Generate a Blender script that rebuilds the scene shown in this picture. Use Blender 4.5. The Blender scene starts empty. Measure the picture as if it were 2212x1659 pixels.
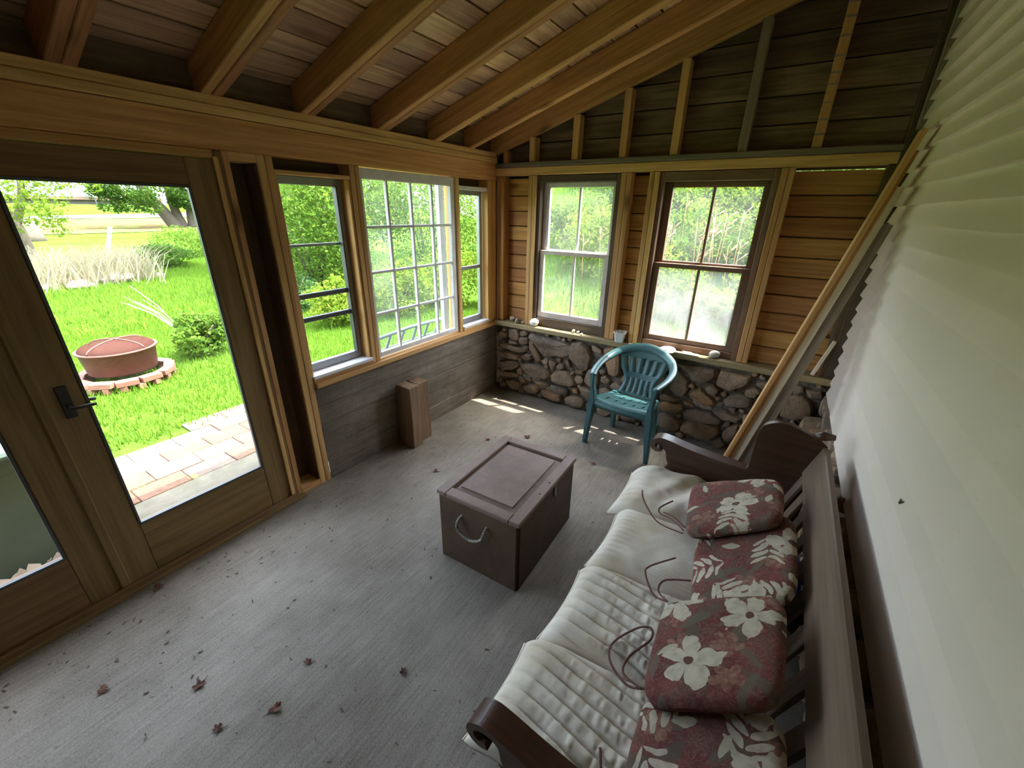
import bpy, bmesh, math, random
import numpy as np
from mathutils import Matrix, Vector

random.seed(7)
RNG = np.random.default_rng(7)
scene = bpy.context.scene
COL = scene.collection

# ------------------------------------------------------------------ camera
cam_data = bpy.data.cameras.new('camera')
cam_data.sensor_width = 36.0
cam_data.lens = 887.6 / 2212 * 36.0
cam_data.clip_start = 0.03
cam_data.clip_end = 400
cam = bpy.data.objects.new('camera', cam_data)
COL.objects.link(cam)
_r = [[0.840098, 0.542179, 0.016637], [0.224295, -0.319287, -0.920732], [-0.49389, 0.777237, -0.38984]]
_m = Matrix(((_r[0][0], -_r[1][0], -_r[2][0], 2.33083),
             (_r[0][1], -_r[1][1], -_r[2][1], -3.33995),
             (_r[0][2], -_r[1][2], -_r[2][2], 1.75),
             (0, 0, 0, 1)))
cam.matrix_world = _m
scene.camera = cam

# ------------------------------------------------------------------ sky, sun, exposure
SUN = Vector((0.29, 0.28, 1.0)).normalized()
world = bpy.data.worlds.new('sky')
scene.world = world
world.use_nodes = True
wn = world.node_tree
wn.nodes.clear()
w_out = wn.nodes.new('ShaderNodeOutputWorld')
w_bg = wn.nodes.new('ShaderNodeBackground')
w_sky = wn.nodes.new('ShaderNodeTexSky')
w_sky.sky_type = 'NISHITA'
w_sky.sun_disc = False
w_sky.sun_elevation = math.asin(SUN.z)
w_sky.sun_rotation = math.atan2(SUN.x, SUN.y)
w_sky.air_density = 1.0
w_sky.dust_density = 4.0
w_sky.ozone_density = 1.0
w_bg.inputs['Strength'].default_value = 0.71
w_hsv = wn.nodes.new('ShaderNodeHueSaturation')
w_hsv.inputs['Saturation'].default_value = 0.62
wn.links.new(w_sky.outputs[0], w_hsv.inputs['Color'])
wn.links.new(w_hsv.outputs[0], w_bg.inputs[0])
wn.links.new(w_bg.outputs[0], w_out.inputs[0])

sun_data = bpy.data.lights.new('sun', 'SUN')
sun_data.energy = 4.7
sun_data.angle = math.radians(0.6)
sun_data.color = (1.0, 0.93, 0.86)
sun = bpy.data.objects.new('sun', sun_data)
COL.objects.link(sun)
sun.rotation_euler = (-SUN).to_track_quat('-Z', 'Y').to_euler()
sun.location = (6, 6, 18)

vs = scene.view_settings
vs.view_transform = 'Standard'
vs.look = 'None'
vs.gamma = 1.0
vs.use_curve_mapping = False
vs.exposure = 2.15
scene.cycles.max_bounces = 14
scene.cycles.diffuse_bounces = 9
scene.cycles.transparent_max_bounces = 24
scene.cycles.sample_clamp_indirect = 8.0
scene.cycles.caustics_reflective = False
scene.cycles.caustics_refractive = False

# ------------------------------------------------------------------ node helpers
def new_mat(name):
    m = bpy.data.materials.new(name)
    m.use_nodes = True
    m.node_tree.nodes.clear()
    return m, m.node_tree

def nd(nt, kind, ins=None, **props):
    n = nt.nodes.new('ShaderNode' + kind)
    for k, v in props.items():
        setattr(n, k, v)
    for k, v in (ins or {}).items():
        s = n.inputs[k]
        if isinstance(v, bpy.types.NodeSocket):
            nt.links.new(v, s)
        else:
            if s.type == 'RGBA' and len(v) == 3:
                v = (*v, 1)
            s.default_value = v
    return n

def math_(nt, op, a, b=0.0, c=0.0):
    return nd(nt, 'Math', {0: a, 1: b, 2: c}, operation=op).outputs[0]

def mixc(nt, fac, a, b, blend='MIX'):
    n = nt.nodes.new('ShaderNodeMix')
    n.data_type = 'RGBA'
    n.blend_type = blend
    for s, v in ((n.inputs[0], fac), (n.inputs[6], a), (n.inputs[7], b)):
        if isinstance(v, bpy.types.NodeSocket):
            nt.links.new(v, s)
        else:
            s.default_value = (*v, 1) if isinstance(v, tuple) and len(v) == 3 else v
    return n.outputs[2]

def ramp(nt, fac, stops, interp='LINEAR'):
    n = nt.nodes.new('ShaderNodeValToRGB')
    n.color_ramp.interpolation = interp
    el = n.color_ramp.elements
    while len(el) < len(stops):
        el.new(0.5)
    for e, (p, c) in zip(el, stops):
        e.position = p
        e.color = (c, c, c, 1) if isinstance(c, (int, float)) else (*c, 1)
    nt.links.new(fac, n.inputs[0])
    return n.outputs[0]

def coords(nt, kind='Object', rand=True, scale=(1, 1, 1)):
    tc = nt.nodes.new('ShaderNodeTexCoord').outputs[kind]
    if rand:
        oi = nt.nodes.new('ShaderNodeObjectInfo')
        r = math_(nt, 'MULTIPLY', oi.outputs['Random'], 37.0)
        off = nd(nt, 'CombineXYZ', {0: r, 1: math_(nt, 'MULTIPLY', r, 1.7), 2: math_(nt, 'MULTIPLY', r, 2.3)}).outputs[0]
        tc = nd(nt, 'VectorMath', {0: tc, 1: off}, operation='ADD').outputs[0]
    if scale != (1, 1, 1):
        tc = nd(nt, 'VectorMath', {0: tc, 1: scale}, operation='MULTIPLY').outputs[0]
    return tc

def noise(nt, vec, scale, detail=4, rough=0.55, dist=0.0):
    return nd(nt, 'TexNoise', {'Vector': vec, 'Scale': scale, 'Detail': detail, 'Roughness': rough, 'Distortion': dist}).outputs[0]

def finish(nt, color, rough=0.7, bump=None, bump_d=0.005, bump_s=0.6, metal=0.0, spec=0.4, extra=None):
    ins = {'Roughness': rough, 'Metallic': metal, 'Specular IOR Level': spec}
    ins['Base Color'] = color
    b = nd(nt, 'BsdfPrincipled', ins)
    if bump is not None:
        bn = nd(nt, 'Bump', {'Height': bump, 'Distance': bump_d, 'Strength': bump_s})
        nt.links.new(bn.outputs[0], b.inputs['Normal'])
    o = nt.nodes.new('ShaderNodeOutputMaterial')
    nt.links.new((extra(b.outputs[0]) if extra else b.outputs[0]), o.inputs[0])
    return b

def rnd(nt):
    return nt.nodes.new('ShaderNodeObjectInfo').outputs['Random']

MAT = {}
def wood(name, dark, light, rough=0.7, knots=0.5, tint=0.25, grime=None, grime_amt=0.0, rgrain=1.0, spec=0.3):
    m, nt = new_mat(name)
    v = coords(nt)
    g1 = noise(nt, nd(nt, 'VectorMath', {0: v, 1: (1.3 * rgrain, 26, 26)}, operation='MULTIPLY').outputs[0], 1.0, 6, 0.6, 0.6)
    g2 = noise(nt, nd(nt, 'VectorMath', {0: v, 1: (3.0 * rgrain, 90, 90)}, operation='MULTIPLY').outputs[0], 1.0, 3, 0.5, 0.2)
    f = math_(nt, 'ADD', math_(nt, 'MULTIPLY', g1, 0.75), math_(nt, 'MULTIPLY', g2, 0.35))
    f = math_(nt, 'SUBTRACT', f, 0.05)
    c = ramp(nt, f, [(0.30, dark), (0.62, light)])
    if knots:
        kv = nd(nt, 'VectorMath', {0: v, 1: (2.2, 5.5, 5.5)}, operation='MULTIPLY').outputs[0]
        vo = nd(nt, 'TexVoronoi', {'Vector': kv, 'Scale': 1.0, 'Randomness': 1.0})
        k = ramp(nt, vo.outputs['Distance'], [(0.06, 1.0), (0.20, 0.0)])
        sel = math_(nt, 'GREATER_THAN', nd(nt, 'SeparateColor', {0: vo.outputs['Color']}).outputs[0], 0.45)
        k = math_(nt, 'MULTIPLY', math_(nt, 'MULTIPLY', k, sel), knots)
        c = mixc(nt, k, c, tuple(x * 0.28 for x in dark))
    r = rnd(nt)
    c = nd(nt, 'HueSaturation', {'Hue': math_(nt, 'ADD', math_(nt, 'MULTIPLY', r, 0.02), 0.49), 'Saturation': 1.0,
                                 'Value': math_(nt, 'ADD', math_(nt, 'MULTIPLY', r, tint * 2), 1 - tint), 'Color': c}).outputs[0]
    if grime:
        gn = noise(nt, coords(nt, scale=(1.2, 5, 5)), 1.6, 5, 0.65)
        c = mixc(nt, math_(nt, 'MULTIPLY', ramp(nt, gn, [(0.42, 0.0), (0.66, 1.0)]), grime_amt), c, grime)
    finish(nt, c, rough, f, 0.004, 0.35, spec=spec)
    MAT[name] = m
    return m

wood('pine', (0.42, 0.215, 0.072), (0.71, 0.435, 0.175), 0.65, 0.7, 0.16)
wood('pine_rafter', (0.28, 0.125, 0.040), (0.54, 0.28, 0.105), 0.75, 0.7, 0.18)
wood('pine_header', (0.46, 0.22, 0.062), (0.76, 0.44, 0.155), 0.6, 0.8, 0.08)
wood('plank_brown', (0.30, 0.135, 0.042), (0.55, 0.285, 0.10), 0.75, 0.7, 0.20)
wood('plank_grey', (0.085, 0.055, 0.035), (0.24, 0.165, 0.105), 0.85, 0.4, 0.35, (0.045, 0.03, 0.02), 0.6)
wood('roof_wood', (0.34, 0.19, 0.095), (0.74, 0.48, 0.26), 0.85, 0.4, 0.4, (0.26, 0.20, 0.14), 0.45)
wood('plate_grey', (0.10, 0.085, 0.065), (0.22, 0.18, 0.135), 0.85, 0.2, 0.1)
wood('stud_grey', (0.16, 0.125, 0.095), (0.32, 0.25, 0.18), 0.85, 0.3, 0.1)
wood('door_wood', (0.155, 0.085, 0.034), (0.28, 0.165, 0.07), 0.55, 0.2, 0.06)
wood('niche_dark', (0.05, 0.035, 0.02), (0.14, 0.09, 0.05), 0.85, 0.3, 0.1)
wood('frame_brown', (0.10, 0.052, 0.030), (0.22, 0.125, 0.075), 0.7, 0.0, 0.15, (0.45, 0.40, 0.33), 0.16)
wood('frame_dark', (0.055, 0.038, 0.026), (0.13, 0.09, 0.06), 0.75, 0.0, 0.1)
wood('bench_wood', (0.040, 0.017, 0.010), (0.080, 0.036, 0.022), 0.32, 0.0, 0.08, spec=0.5)
wood('bench_back', (0.130, 0.088, 0.060), (0.22, 0.155, 0.108), 0.5, 0.0, 0.08, spec=0.4)
wood('block_wood', (0.15, 0.092, 0.050), (0.30, 0.195, 0.112), 0.85, 0.2, 0.1, (0.08, 0.06, 0.04), 0.5)
wood('board_grey', (0.20, 0.16, 0.125), (0.38, 0.31, 0.25), 0.8, 0.2, 0.1)
wood('ledge_wood', (0.26, 0.185, 0.085), (0.46, 0.35, 0.18), 0.8, 0.4, 0.05, (0.16, 0.13, 0.08), 0.6)
wood('pale_wood', (0.62, 0.52, 0.36), (0.85, 0.76, 0.58), 0.7, 0.0, 0.05)
wood('bark', (0.035, 0.028, 0.02), (0.11, 0.09, 0.07), 0.9, 0.0, 0.15)
wood('grey_post', (0.12, 0.11, 0.105), (0.27, 0.26, 0.26), 0.9, 0.0, 0.1)

def plain(name, color, rough=0.6, metal=0.0, n_scale=12.0, n_amt=0.12, bump_d=0.002, spec=0.4, second=None, second_amt=0.5, tint=0.0):
    m, nt = new_mat(name)
    v = coords(nt)
    n = noise(nt, v, n_scale, 5, 0.6)
    lo = tuple(x * (1 - n_amt) for x in color)
    hi = tuple(min(1, x * (1 + n_amt)) for x in color)
    c = ramp(nt, n, [(0.32, lo), (0.68, hi)])
    if second:
        n2 = noise(nt, v, n_scale * 0.35, 6, 0.7)
        c = mixc(nt, math_(nt, 'MULTIPLY', ramp(nt, n2, [(0.5, 0.0), (0.62, 1.0)]), second_amt), c, second)
    if tint:
        c = nd(nt, 'HueSaturation', {'Value': math_(nt, 'ADD', math_(nt, 'MULTIPLY', rnd(nt), tint * 2), 1 - tint), 'Color': c}).outputs[0]
    finish(nt, c, rough, n, bump_d, 0.3, metal, spec)
    MAT[name] = m
    return m

plain('white_paint', (0.72, 0.70, 0.68), 0.5, n_amt=0.06, second=(0.42, 0.36, 0.30), second_amt=0.35)
plain('mauve_paint', (0.62, 0.52, 0.48), 0.55, n_amt=0.06, second=(0.40, 0.30, 0.25), second_amt=0.4)
plain('sill_white', (0.80, 0.80, 0.82), 0.4, n_amt=0.04)
plain('alu', (0.30, 0.30, 0.30), 0.4, 0.6, n_amt=0.1)
plain('alu_dark', (0.10, 0.10, 0.10), 0.45, 0.4, n_amt=0.1)
plain('black_metal', (0.05, 0.042, 0.035), 0.45, 0.3)
plain('chair_green', (0.045, 0.120, 0.128), 0.36, n_scale=5, n_amt=0.08, spec=0.5)
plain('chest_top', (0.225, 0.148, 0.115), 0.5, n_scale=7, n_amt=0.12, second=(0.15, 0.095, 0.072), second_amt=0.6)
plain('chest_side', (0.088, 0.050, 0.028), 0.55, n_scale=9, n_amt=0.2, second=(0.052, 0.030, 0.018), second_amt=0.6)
plain('rope', (0.27, 0.275, 0.22), 0.8, n_scale=60, n_amt=0.35)
plain('tie_brown', (0.12, 0.045, 0.035), 0.8)
plain('mortar', (0.17, 0.145, 0.115), 0.95, n_scale=26, n_amt=0.5, bump_d=0.012, second=(0.055, 0.045, 0.035), second_amt=0.8)
plain('mortar_light', (0.40, 0.37, 0.32), 0.95, n_scale=40, n_amt=0.4, bump_d=0.012, second=(0.15, 0.13, 0.10), second_amt=0.7)
plain('pebble', (0.55, 0.50, 0.43), 0.7, n_scale=25, n_amt=0.25, tint=0.3)
plain('shell_white', (0.85, 0.83, 0.80), 0.5, n_amt=0.08)
plain('tub_plastic', (0.70, 0.71, 0.70), 0.35, n_amt=0.05)
plain('dry_leaf', (0.11, 0.048, 0.030), 0.85, n_scale=40, n_amt=0.4, tint=0.3)
plain('debris', (0.10, 0.07, 0.05), 0.9, n_amt=0.3)
plain('blue_plastic', (0.03, 0.16, 0.62), 0.3, n_amt=0.3)
plain('rust', (0.105, 0.038, 0.026), 0.7, n_scale=9, n_amt=0.2, second=(0.075, 0.026, 0.018), second_amt=0.5)
plain('roof_metal', (0.13, 0.155, 0.18), 0.9, spec=0.05, n_amt=0.03)
plain('fire_brick', (0.19, 0.08, 0.052), 0.85, n_scale=9, n_amt=0.2, tint=0.25)
plain('house_wall', (0.10, 0.09, 0.08), 0.8)
plain('dish_grey', (0.12, 0.13, 0.16), 0.4)
plain('road', (0.14, 0.15, 0.17), 1.0, spec=0.0)
plain('rock', (0.12, 0.095, 0.09), 0.9, n_scale=6, n_amt=0.3, bump_d=0.03)
plain('bin_green', (0.10, 0.155, 0.125), 0.4, n_scale=3, n_amt=0.12)
plain('garden_green', (0.16, 0.24, 0.22), 0.5, n_amt=0.1)
plain('soil', (0.16, 0.10, 0.06), 1.0, n_scale=8, n_amt=0.4, second=(0.06, 0.09, 0.02), second_amt=0.8)
plain('straw', (0.78, 0.68, 0.48), 0.8, n_amt=0.1, tint=0.1)
plain('straw_gold', (0.26, 0.15, 0.06), 0.8, n_amt=0.2)

# clapboard paint: cream with faint dirt
def siding():
    m, nt = new_mat('siding')
    v = coords(nt, rand=False)
    n = noise(nt, v, 3.0, 5, 0.6)
    c = ramp(nt, n, [(0.3, (0.79, 0.69, 0.605)), (0.7, (0.84, 0.74, 0.66))])
    s = noise(nt, nd(nt, 'VectorMath', {0: v, 1: (1, 14, 40)}, operation='MULTIPLY').outputs[0], 1.6, 4, 0.6)
    c = mixc(nt, math_(nt, 'MULTIPLY', ramp(nt, s, [(0.70, 0.0), (0.76, 1.0)]), 0.30), c, (0.30, 0.27, 0.20))
    c = nd(nt, 'HueSaturation', {'Value': math_(nt, 'ADD', math_(nt, 'MULTIPLY', rnd(nt), 0.10), 0.93), 'Color': c}).outputs[0]
    finish(nt, c, 0.5, noise(nt, v, 60, 3), 0.001, 0.2)
    MAT['siding'] = m
siding()

def concrete_floor():
    m, nt = new_mat('concrete_floor')
    v = coords(nt, rand=False)
    fine = noise(nt, nd(nt, 'VectorMath', {0: v, 1: (95, 5.0, 1)}, operation='MULTIPLY').outputs[0], 1.0, 5, 0.65, 0.3)
    grit = noise(nt, v, 150, 4, 0.7)
    blot = noise(nt, v, 1.6, 6, 0.62)
    blot2 = noise(nt, v, 5.0, 5, 0.65)
    f = math_(nt, 'ADD', math_(nt, 'ADD', math_(nt, 'MULTIPLY', fine, 0.26), math_(nt, 'MULTIPLY', grit, 0.36)), math_(nt, 'MULTIPLY', blot, 0.44))
    c = ramp(nt, f, [(0.38, (0.105, 0.088, 0.064)), (0.53, (0.235, 0.207, 0.167)), (0.70, (0.39, 0.347, 0.287))])
    c = mixc(nt, math_(nt, 'MULTIPLY', ramp(nt, blot2, [(0.56, 0.0), (0.72, 1.0)]), 0.45), c, (0.20, 0.175, 0.14))
    spot = ramp(nt, noise(nt, v, 17, 5, 0.7), [(0.64, 0.0), (0.70, 1.0)])
    c = mixc(nt, math_(nt, 'MULTIPLY', spot, 0.5), c, (0.085, 0.070, 0.050))
    # faint ring stain
    d = nd(nt, 'VectorMath', {0: v, 1: (0.63, -2.02, 0)}, operation='DISTANCE').outputs['Value']
    ring = ramp(nt, math_(nt, 'ABSOLUTE', math_(nt, 'SUBTRACT', d, 0.17)), [(0.0, 1.0), (0.07, 0.0)])
    c = mixc(nt, math_(nt, 'MULTIPLY', math_(nt, 'MULTIPLY', ring, blot2), 0.55), c, (0.22, 0.20, 0.175))
    hole = ramp(nt, noise(nt, v, 48, 3, 0.6), [(0.30, 1.0), (0.35, 0.0)])
    c = mixc(nt, math_(nt, 'MULTIPLY', hole, 0.55), c, (0.10, 0.08, 0.065))
    h = math_(nt, 'ADD', math_(nt, 'MULTIPLY', fine, 0.8), math_(nt, 'MULTIPLY', grit, 0.5))
    finish(nt, c, 0.8, h, 0.004, 0.55, spec=0.3)
    MAT['concrete_floor'] = m
concrete_floor()

def concrete_wall():
    m, nt = new_mat('concrete_wall')
    v = coords(nt, rand=False)
    st = noise(nt, nd(nt, 'VectorMath', {0: v, 1: (1, 2.5, 30)}, operation='MULTIPLY').outputs[0], 1.0, 5, 0.65, 0.4)
    bl = noise(nt, v, 2.2, 6, 0.65)
    gr = noise(nt, v, 90, 4, 0.7)
    f = math_(nt, 'ADD', math_(nt, 'MULTIPLY', st, 0.35), math_(nt, 'ADD', math_(nt, 'MULTIPLY', bl, 0.5), math_(nt, 'MULTIPLY', gr, 0.2)))
    c = ramp(nt, f, [(0.38, (0.085, 0.068, 0.050)), (0.56, (0.195, 0.160, 0.124)), (0.70, (0.31, 0.275, 0.23))])
    chip = ramp(nt, noise(nt, nd(nt, 'VectorMath', {0: v, 1: (1, 1, 2)}, operation='MULTIPLY').outputs[0], 14, 6, 0.75), [(0.66, 0.0), (0.72, 1.0)])
    c = mixc(nt, math_(nt, 'MULTIPLY', chip, 0.7), c, (0.50, 0.47, 0.42))
    finish(nt, c, 0.92, math_(nt, 'ADD', st, math_(nt, 'MULTIPLY', gr, 0.4)), 0.008, 0.6, spec=0.2)
    MAT['concrete_wall'] = m
concrete_wall()

def stone_mat():
    m, nt = new_mat('field_stone')
    v = coords(nt)
    n1 = noise(nt, v, 7, 7, 0.65, 0.3)
    n2 = noise(nt, v, 60, 5, 0.7)
    r = rnd(nt)
    base = ramp(nt, r, [(0.0, (0.20, 0.142, 0.092)), (0.2, (0.31, 0.195, 0.105)), (0.4, (0.19, 0.145, 0.11)),
                        (0.6, (0.31, 0.22, 0.14)), (0.8, (0.22, 0.17, 0.125)), (1.0, (0.27, 0.20, 0.135))])
    f = math_(nt, 'ADD', math_(nt, 'MULTIPLY', n1, 0.7), math_(nt, 'MULTIPLY', n2, 0.4))
    sh = ramp(nt, f, [(0.34, 0.42), (0.52, 1.0), (0.70, 1.55)])
    c = mixc(nt, 1.0, base, sh, 'MULTIPLY')
    lich = ramp(nt, noise(nt, v, 16, 6, 0.75), [(0.60, 0.0), (0.68, 1.0)])
    c = mixc(nt, math_(nt, 'MULTIPLY', lich, 0.35), c, (0.40, 0.36, 0.30))
    finish(nt, c, 0.85, f, 0.014, 0.7, spec=0.3)
    MAT['field_stone'] = m
stone_mat()

def fabric_white():
    m, nt = new_mat('fabric_white')
    v = coords(nt)
    n = noise(nt, v, 5.0, 5, 0.6)
    c = ramp(nt, n, [(0.32, (0.56, 0.485, 0.37)), (0.62, (0.72, 0.67, 0.58))])
    st = ramp(nt, noise(nt, v, 3.2, 4, 0.6), [(0.56, 0.0), (0.70, 1.0)])
    c = mixc(nt, math_(nt, 'MULTIPLY', st, 0.5), c, (0.55, 0.46, 0.30))
    finish(nt, c, 0.9, noise(nt, v, 160, 3), 0.001, 0.3, spec=0.15)
    MAT['fabric_white'] = m
fabric_white()

def floral():
    m, nt = new_mat('floral')
    v = coords(nt, rand=False)
    oi = rnd(nt)
    off = nd(nt, 'CombineXYZ', {0: math_(nt, 'MULTIPLY', oi, 5.3), 1: math_(nt, 'MULTIPLY', oi, 3.1), 2: 0.0}).outputs[0]
    v2 = nd(nt, 'VectorMath', {0: v, 1: off}, operation='ADD').outputs[0]
    warp = nd(nt, 'TexNoise', {'Vector': v2, 'Scale': 13.0, 'Detail': 2}).outputs['Color']
    v2 = nd(nt, 'VectorMath', {0: v2, 1: nd(nt, 'VectorMath', {0: warp, 1: (0.040, 0.040, 0.0)}, operation='MULTIPLY').outputs[0]}, operation='ADD').outputs[0]
    n = noise(nt, v2, 14, 5, 0.6)
    c = ramp(nt, n, [(0.3, (0.105, 0.032, 0.030)), (0.7, (0.20, 0.070, 0.060))])
    blot = ramp(nt, noise(nt, v2, 12, 4, 0.6, 1.8), [(0.47, 0.0), (0.55, 1.0)])
    c = mixc(nt, math_(nt, 'MULTIPLY', blot, 0.55), c, (0.105, 0.075, 0.058))
    scr = math_(nt, 'ABSOLUTE', math_(nt, 'SUBTRACT', noise(nt, v2, 26, 3, 0.6, 2.5), 0.5))
    c = mixc(nt, math_(nt, 'MULTIPLY', ramp(nt, scr, [(0.0, 1.0), (0.030, 0.0)]), 0.6), c, (0.30, 0.17, 0.13))

    def cells(scale, shift):
        vv = nd(nt, 'VectorMath', {0: v2, 1: (shift, shift * 1.3, 0)}, operation='ADD').outputs[0]
        sc = nd(nt, 'VectorMath', {0: vv, 1: (scale, scale, 0)}, operation='MULTIPLY').outputs[0]
        vo = nd(nt, 'TexVoronoi', {'Vector': sc, 'Scale': 1.0, 'Randomness': 0.75}, voronoi_dimensions='2D')
        d = nd(nt, 'VectorMath', {0: sc, 1: vo.outputs['Position']}, operation='SUBTRACT').outputs[0]
        s = nd(nt, 'SeparateXYZ', {0: d})
        rc = nd(nt, 'SeparateColor', {0: vo.outputs['Color']})
        return s.outputs[0], s.outputs[1], rc.outputs[0], rc.outputs[1], rc.outputs[2], vo.outputs['Distance']

    def leaf_mask(scale, shift, la, lb, thr):
        x, y, r1, r2, r3, d = cells(scale, shift)
        a = math_(nt, 'MULTIPLY', r2, 6.283)
        ca, sa = math_(nt, 'COSINE', a), math_(nt, 'SINE', a)
        xr = math_(nt, 'ADD', math_(nt, 'MULTIPLY', x, ca), math_(nt, 'MULTIPLY', y, sa))
        yr = math_(nt, 'SUBTRACT', math_(nt, 'MULTIPLY', y, ca), math_(nt, 'MULTIPLY', x, sa))
        q = math_(nt, 'ADD', math_(nt, 'POWER', math_(nt, 'ABSOLUTE', math_(nt, 'DIVIDE', xr, la)), 1.5),
                  math_(nt, 'POWER', math_(nt, 'ABSOLUTE', math_(nt, 'DIVIDE', yr, lb)), 1.5))
        return math_(nt, 'MULTIPLY', math_(nt, 'LESS_THAN', q, 1.0), math_(nt, 'GREATER_THAN', r1, thr))

    def flower_mask(scale, shift, R, petals, thr):
        x, y, r1, r2, r3, d = cells(scale, shift)
        th = math_(nt, 'ADD', math_(nt, 'ARCTAN2', y, x), math_(nt, 'MULTIPLY', r2, 6.283))
        pet = math_(nt, 'ABSOLUTE', math_(nt, 'COSINE', math_(nt, 'MULTIPLY', th, petals / 2)))
        rad = math_(nt, 'MULTIPLY', math_(nt, 'ADD', math_(nt, 'MULTIPLY', math_(nt, 'POWER', pet, 0.6), 0.74), 0.26), R)
        rad = math_(nt, 'MULTIPLY', rad, math_(nt, 'ADD', math_(nt, 'MULTIPLY', noise(nt, v2, 22, 2), 1.1), 0.45))
        on = math_(nt, 'GREATER_THAN', r1, thr)
        return (math_(nt, 'MULTIPLY', math_(nt, 'LESS_THAN', d, rad), on),
                math_(nt, 'MULTIPLY', math_(nt, 'LESS_THAN', d, R * 0.16), on))

    def spray_mask(scale, shift, thr):
        # compound leaf: leaflets repeated along a stalk
        x, y, r1, r2, r3, d = cells(scale, shift)
        a = math_(nt, 'MULTIPLY', r2, 6.283)
        ca, sa = math_(nt, 'COSINE', a), math_(nt, 'SINE', a)
        xr = math_(nt, 'ADD', math_(nt, 'MULTIPLY', x, ca), math_(nt, 'MULTIPLY', y, sa))
        yr = math_(nt, 'ABSOLUTE', math_(nt, 'SUBTRACT', math_(nt, 'MULTIPLY', y, ca), math_(nt, 'MULTIPLY', x, sa)))
        sx = math_(nt, 'SUBTRACT', xr, math_(nt, 'MULTIPLY', yr, 0.7))
        ph = math_(nt, 'SUBTRACT', math_(nt, 'FRACT', math_(nt, 'MULTIPLY', math_(nt, 'ADD', sx, 5.0), 5.6)), 0.5)
        q = math_(nt, 'ADD', math_(nt, 'POWER', math_(nt, 'MULTIPLY', ph, 2.6), 2.0),
                  math_(nt, 'POWER', math_(nt, 'DIVIDE', math_(nt, 'SUBTRACT', yr, 0.15), 0.14), 2.0))
        m_ = math_(nt, 'MULTIPLY', math_(nt, 'LESS_THAN', q, 1.0), math_(nt, 'LESS_THAN', math_(nt, 'ABSOLUTE', sx), 0.28))
        return math_(nt, 'MULTIPLY', m_, math_(nt, 'GREATER_THAN', r1, thr))

    c = mixc(nt, math_(nt, 'MULTIPLY', leaf_mask(7.5, 0.7, 0.50, 0.13, 0.30), 0.65), c, (0.105, 0.100, 0.072))
    c = mixc(nt, math_(nt, 'MULTIPLY', leaf_mask(9.0, 4.1, 0.46, 0.11, 0.35), 0.65), c, (0.13, 0.12, 0.088))
    fm, fc = flower_mask(8.0, 9.2, 0.36, 5, 0.55)
    petal_n = noise(nt, v2, 60, 3)
    c = mixc(nt, math_(nt, 'MULTIPLY', fm, 0.65), c, ramp(nt, petal_n, [(0.35, (0.17, 0.07, 0.055)), (0.65, (0.34, 0.20, 0.14))]))
    c = mixc(nt, leaf_mask(10.5, 2.9, 0.34, 0.14, 0.72), c, (0.40, 0.36, 0.26))
    shade = noise(nt, v2, 45, 3)
    cream = ramp(nt, shade, [(0.3, (0.36, 0.31, 0.235)), (0.6, (0.50, 0.44, 0.35))])
    c = mixc(nt, spray_mask(5.4, 1.9, 0.45), c, cream)
    fm, fc = flower_mask(4.9, 6.4, 0.42, 5, 0.50)
    c = mixc(nt, fm, c, cream)
    c = mixc(nt, fc, c, (0.12, 0.06, 0.045))
    finish(nt, c, 0.9, noise(nt, v, 220, 2), 0.001, 0.3, spec=0.15)
    MAT['floral'] = m
floral()

def glass(name, dirt, tint=(0.96, 0.98, 0.97)):
    m, nt = new_mat(name)
    v = coords(nt)
    tr = nd(nt, 'BsdfTransparent', {'Color': tint}).outputs[0]
    gl = nd(nt, 'BsdfGlossy', {'Color': (1, 1, 1), 'Roughness': 0.02}).outputs[0]
    fc = nd(nt, 'LayerWeight', {'Blend': 0.5}).outputs['Facing']
    fr = math_(nt, 'ADD', math_(nt, 'MULTIPLY', math_(nt, 'POWER', fc, 5.0), 0.55), 0.025)
    s = nd(nt, 'MixShader', {0: fr, 1: tr, 2: gl}).outputs[0]
    if dirt:
        df = nd(nt, 'BsdfTranslucent', {'Color': (0.75, 0.76, 0.74)}).outputs[0]
        d2 = nd(nt, 'BsdfDiffuse', {'Color': (0.5, 0.5, 0.48)}).outputs[0]
        df = nd(nt, 'MixShader', {0: 0.3, 1: df, 2: d2}).outputs[0]
        n = noise(nt, v, 3.2, 5, 0.6)
        amt = math_(nt, 'MULTIPLY', ramp(nt, n, [(0.30, 0.35), (0.68, 1.0)]), dirt)
        s = nd(nt, 'MixShader', {0: amt, 1: s, 2: df}).outputs[0]
    o = nt.nodes.new('ShaderNodeOutputMaterial')
    nt.links.new(s, o.inputs[0])
    MAT[name] = m
glass('glass', 0.0)
glass('glass_dusty', 0.045)
glass('glass_hazy', 0.11)
glass('glass_milky', 0.16)

def leafy(name, c1, c2, trans=0.45, grass=False):
    m, nt = new_mat(name)
    geo = nt.nodes.new('ShaderNodeNewGeometry')
    isl = geo.outputs['Random Per Island']
    v = nt.nodes.new('ShaderNodeTexCoord').outputs['Object']
    n = noise(nt, v, 0.9 if not grass else 1.2, 3, 0.6)
    f = math_(nt, 'ADD', math_(nt, 'MULTIPLY', isl, 0.6), math_(nt, 'MULTIPLY', n, 0.4))
    c = ramp(nt, f, [(0.15, c1), (0.85, c2)])
    d = nd(nt, 'BsdfDiffuse', {'Color': c}).outputs[0]
    t = nd(nt, 'BsdfTranslucent', {'Color': mixc(nt, 0.4, c, (0.16, 0.25, 0.015))}).outputs[0]
    s = nd(nt, 'MixShader', {0: trans, 1: d, 2: t}).outputs[0]
    o = nt.nodes.new('ShaderNodeOutputMaterial')
    nt.links.new(s, o.inputs[0])
    MAT[name] = m
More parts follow.
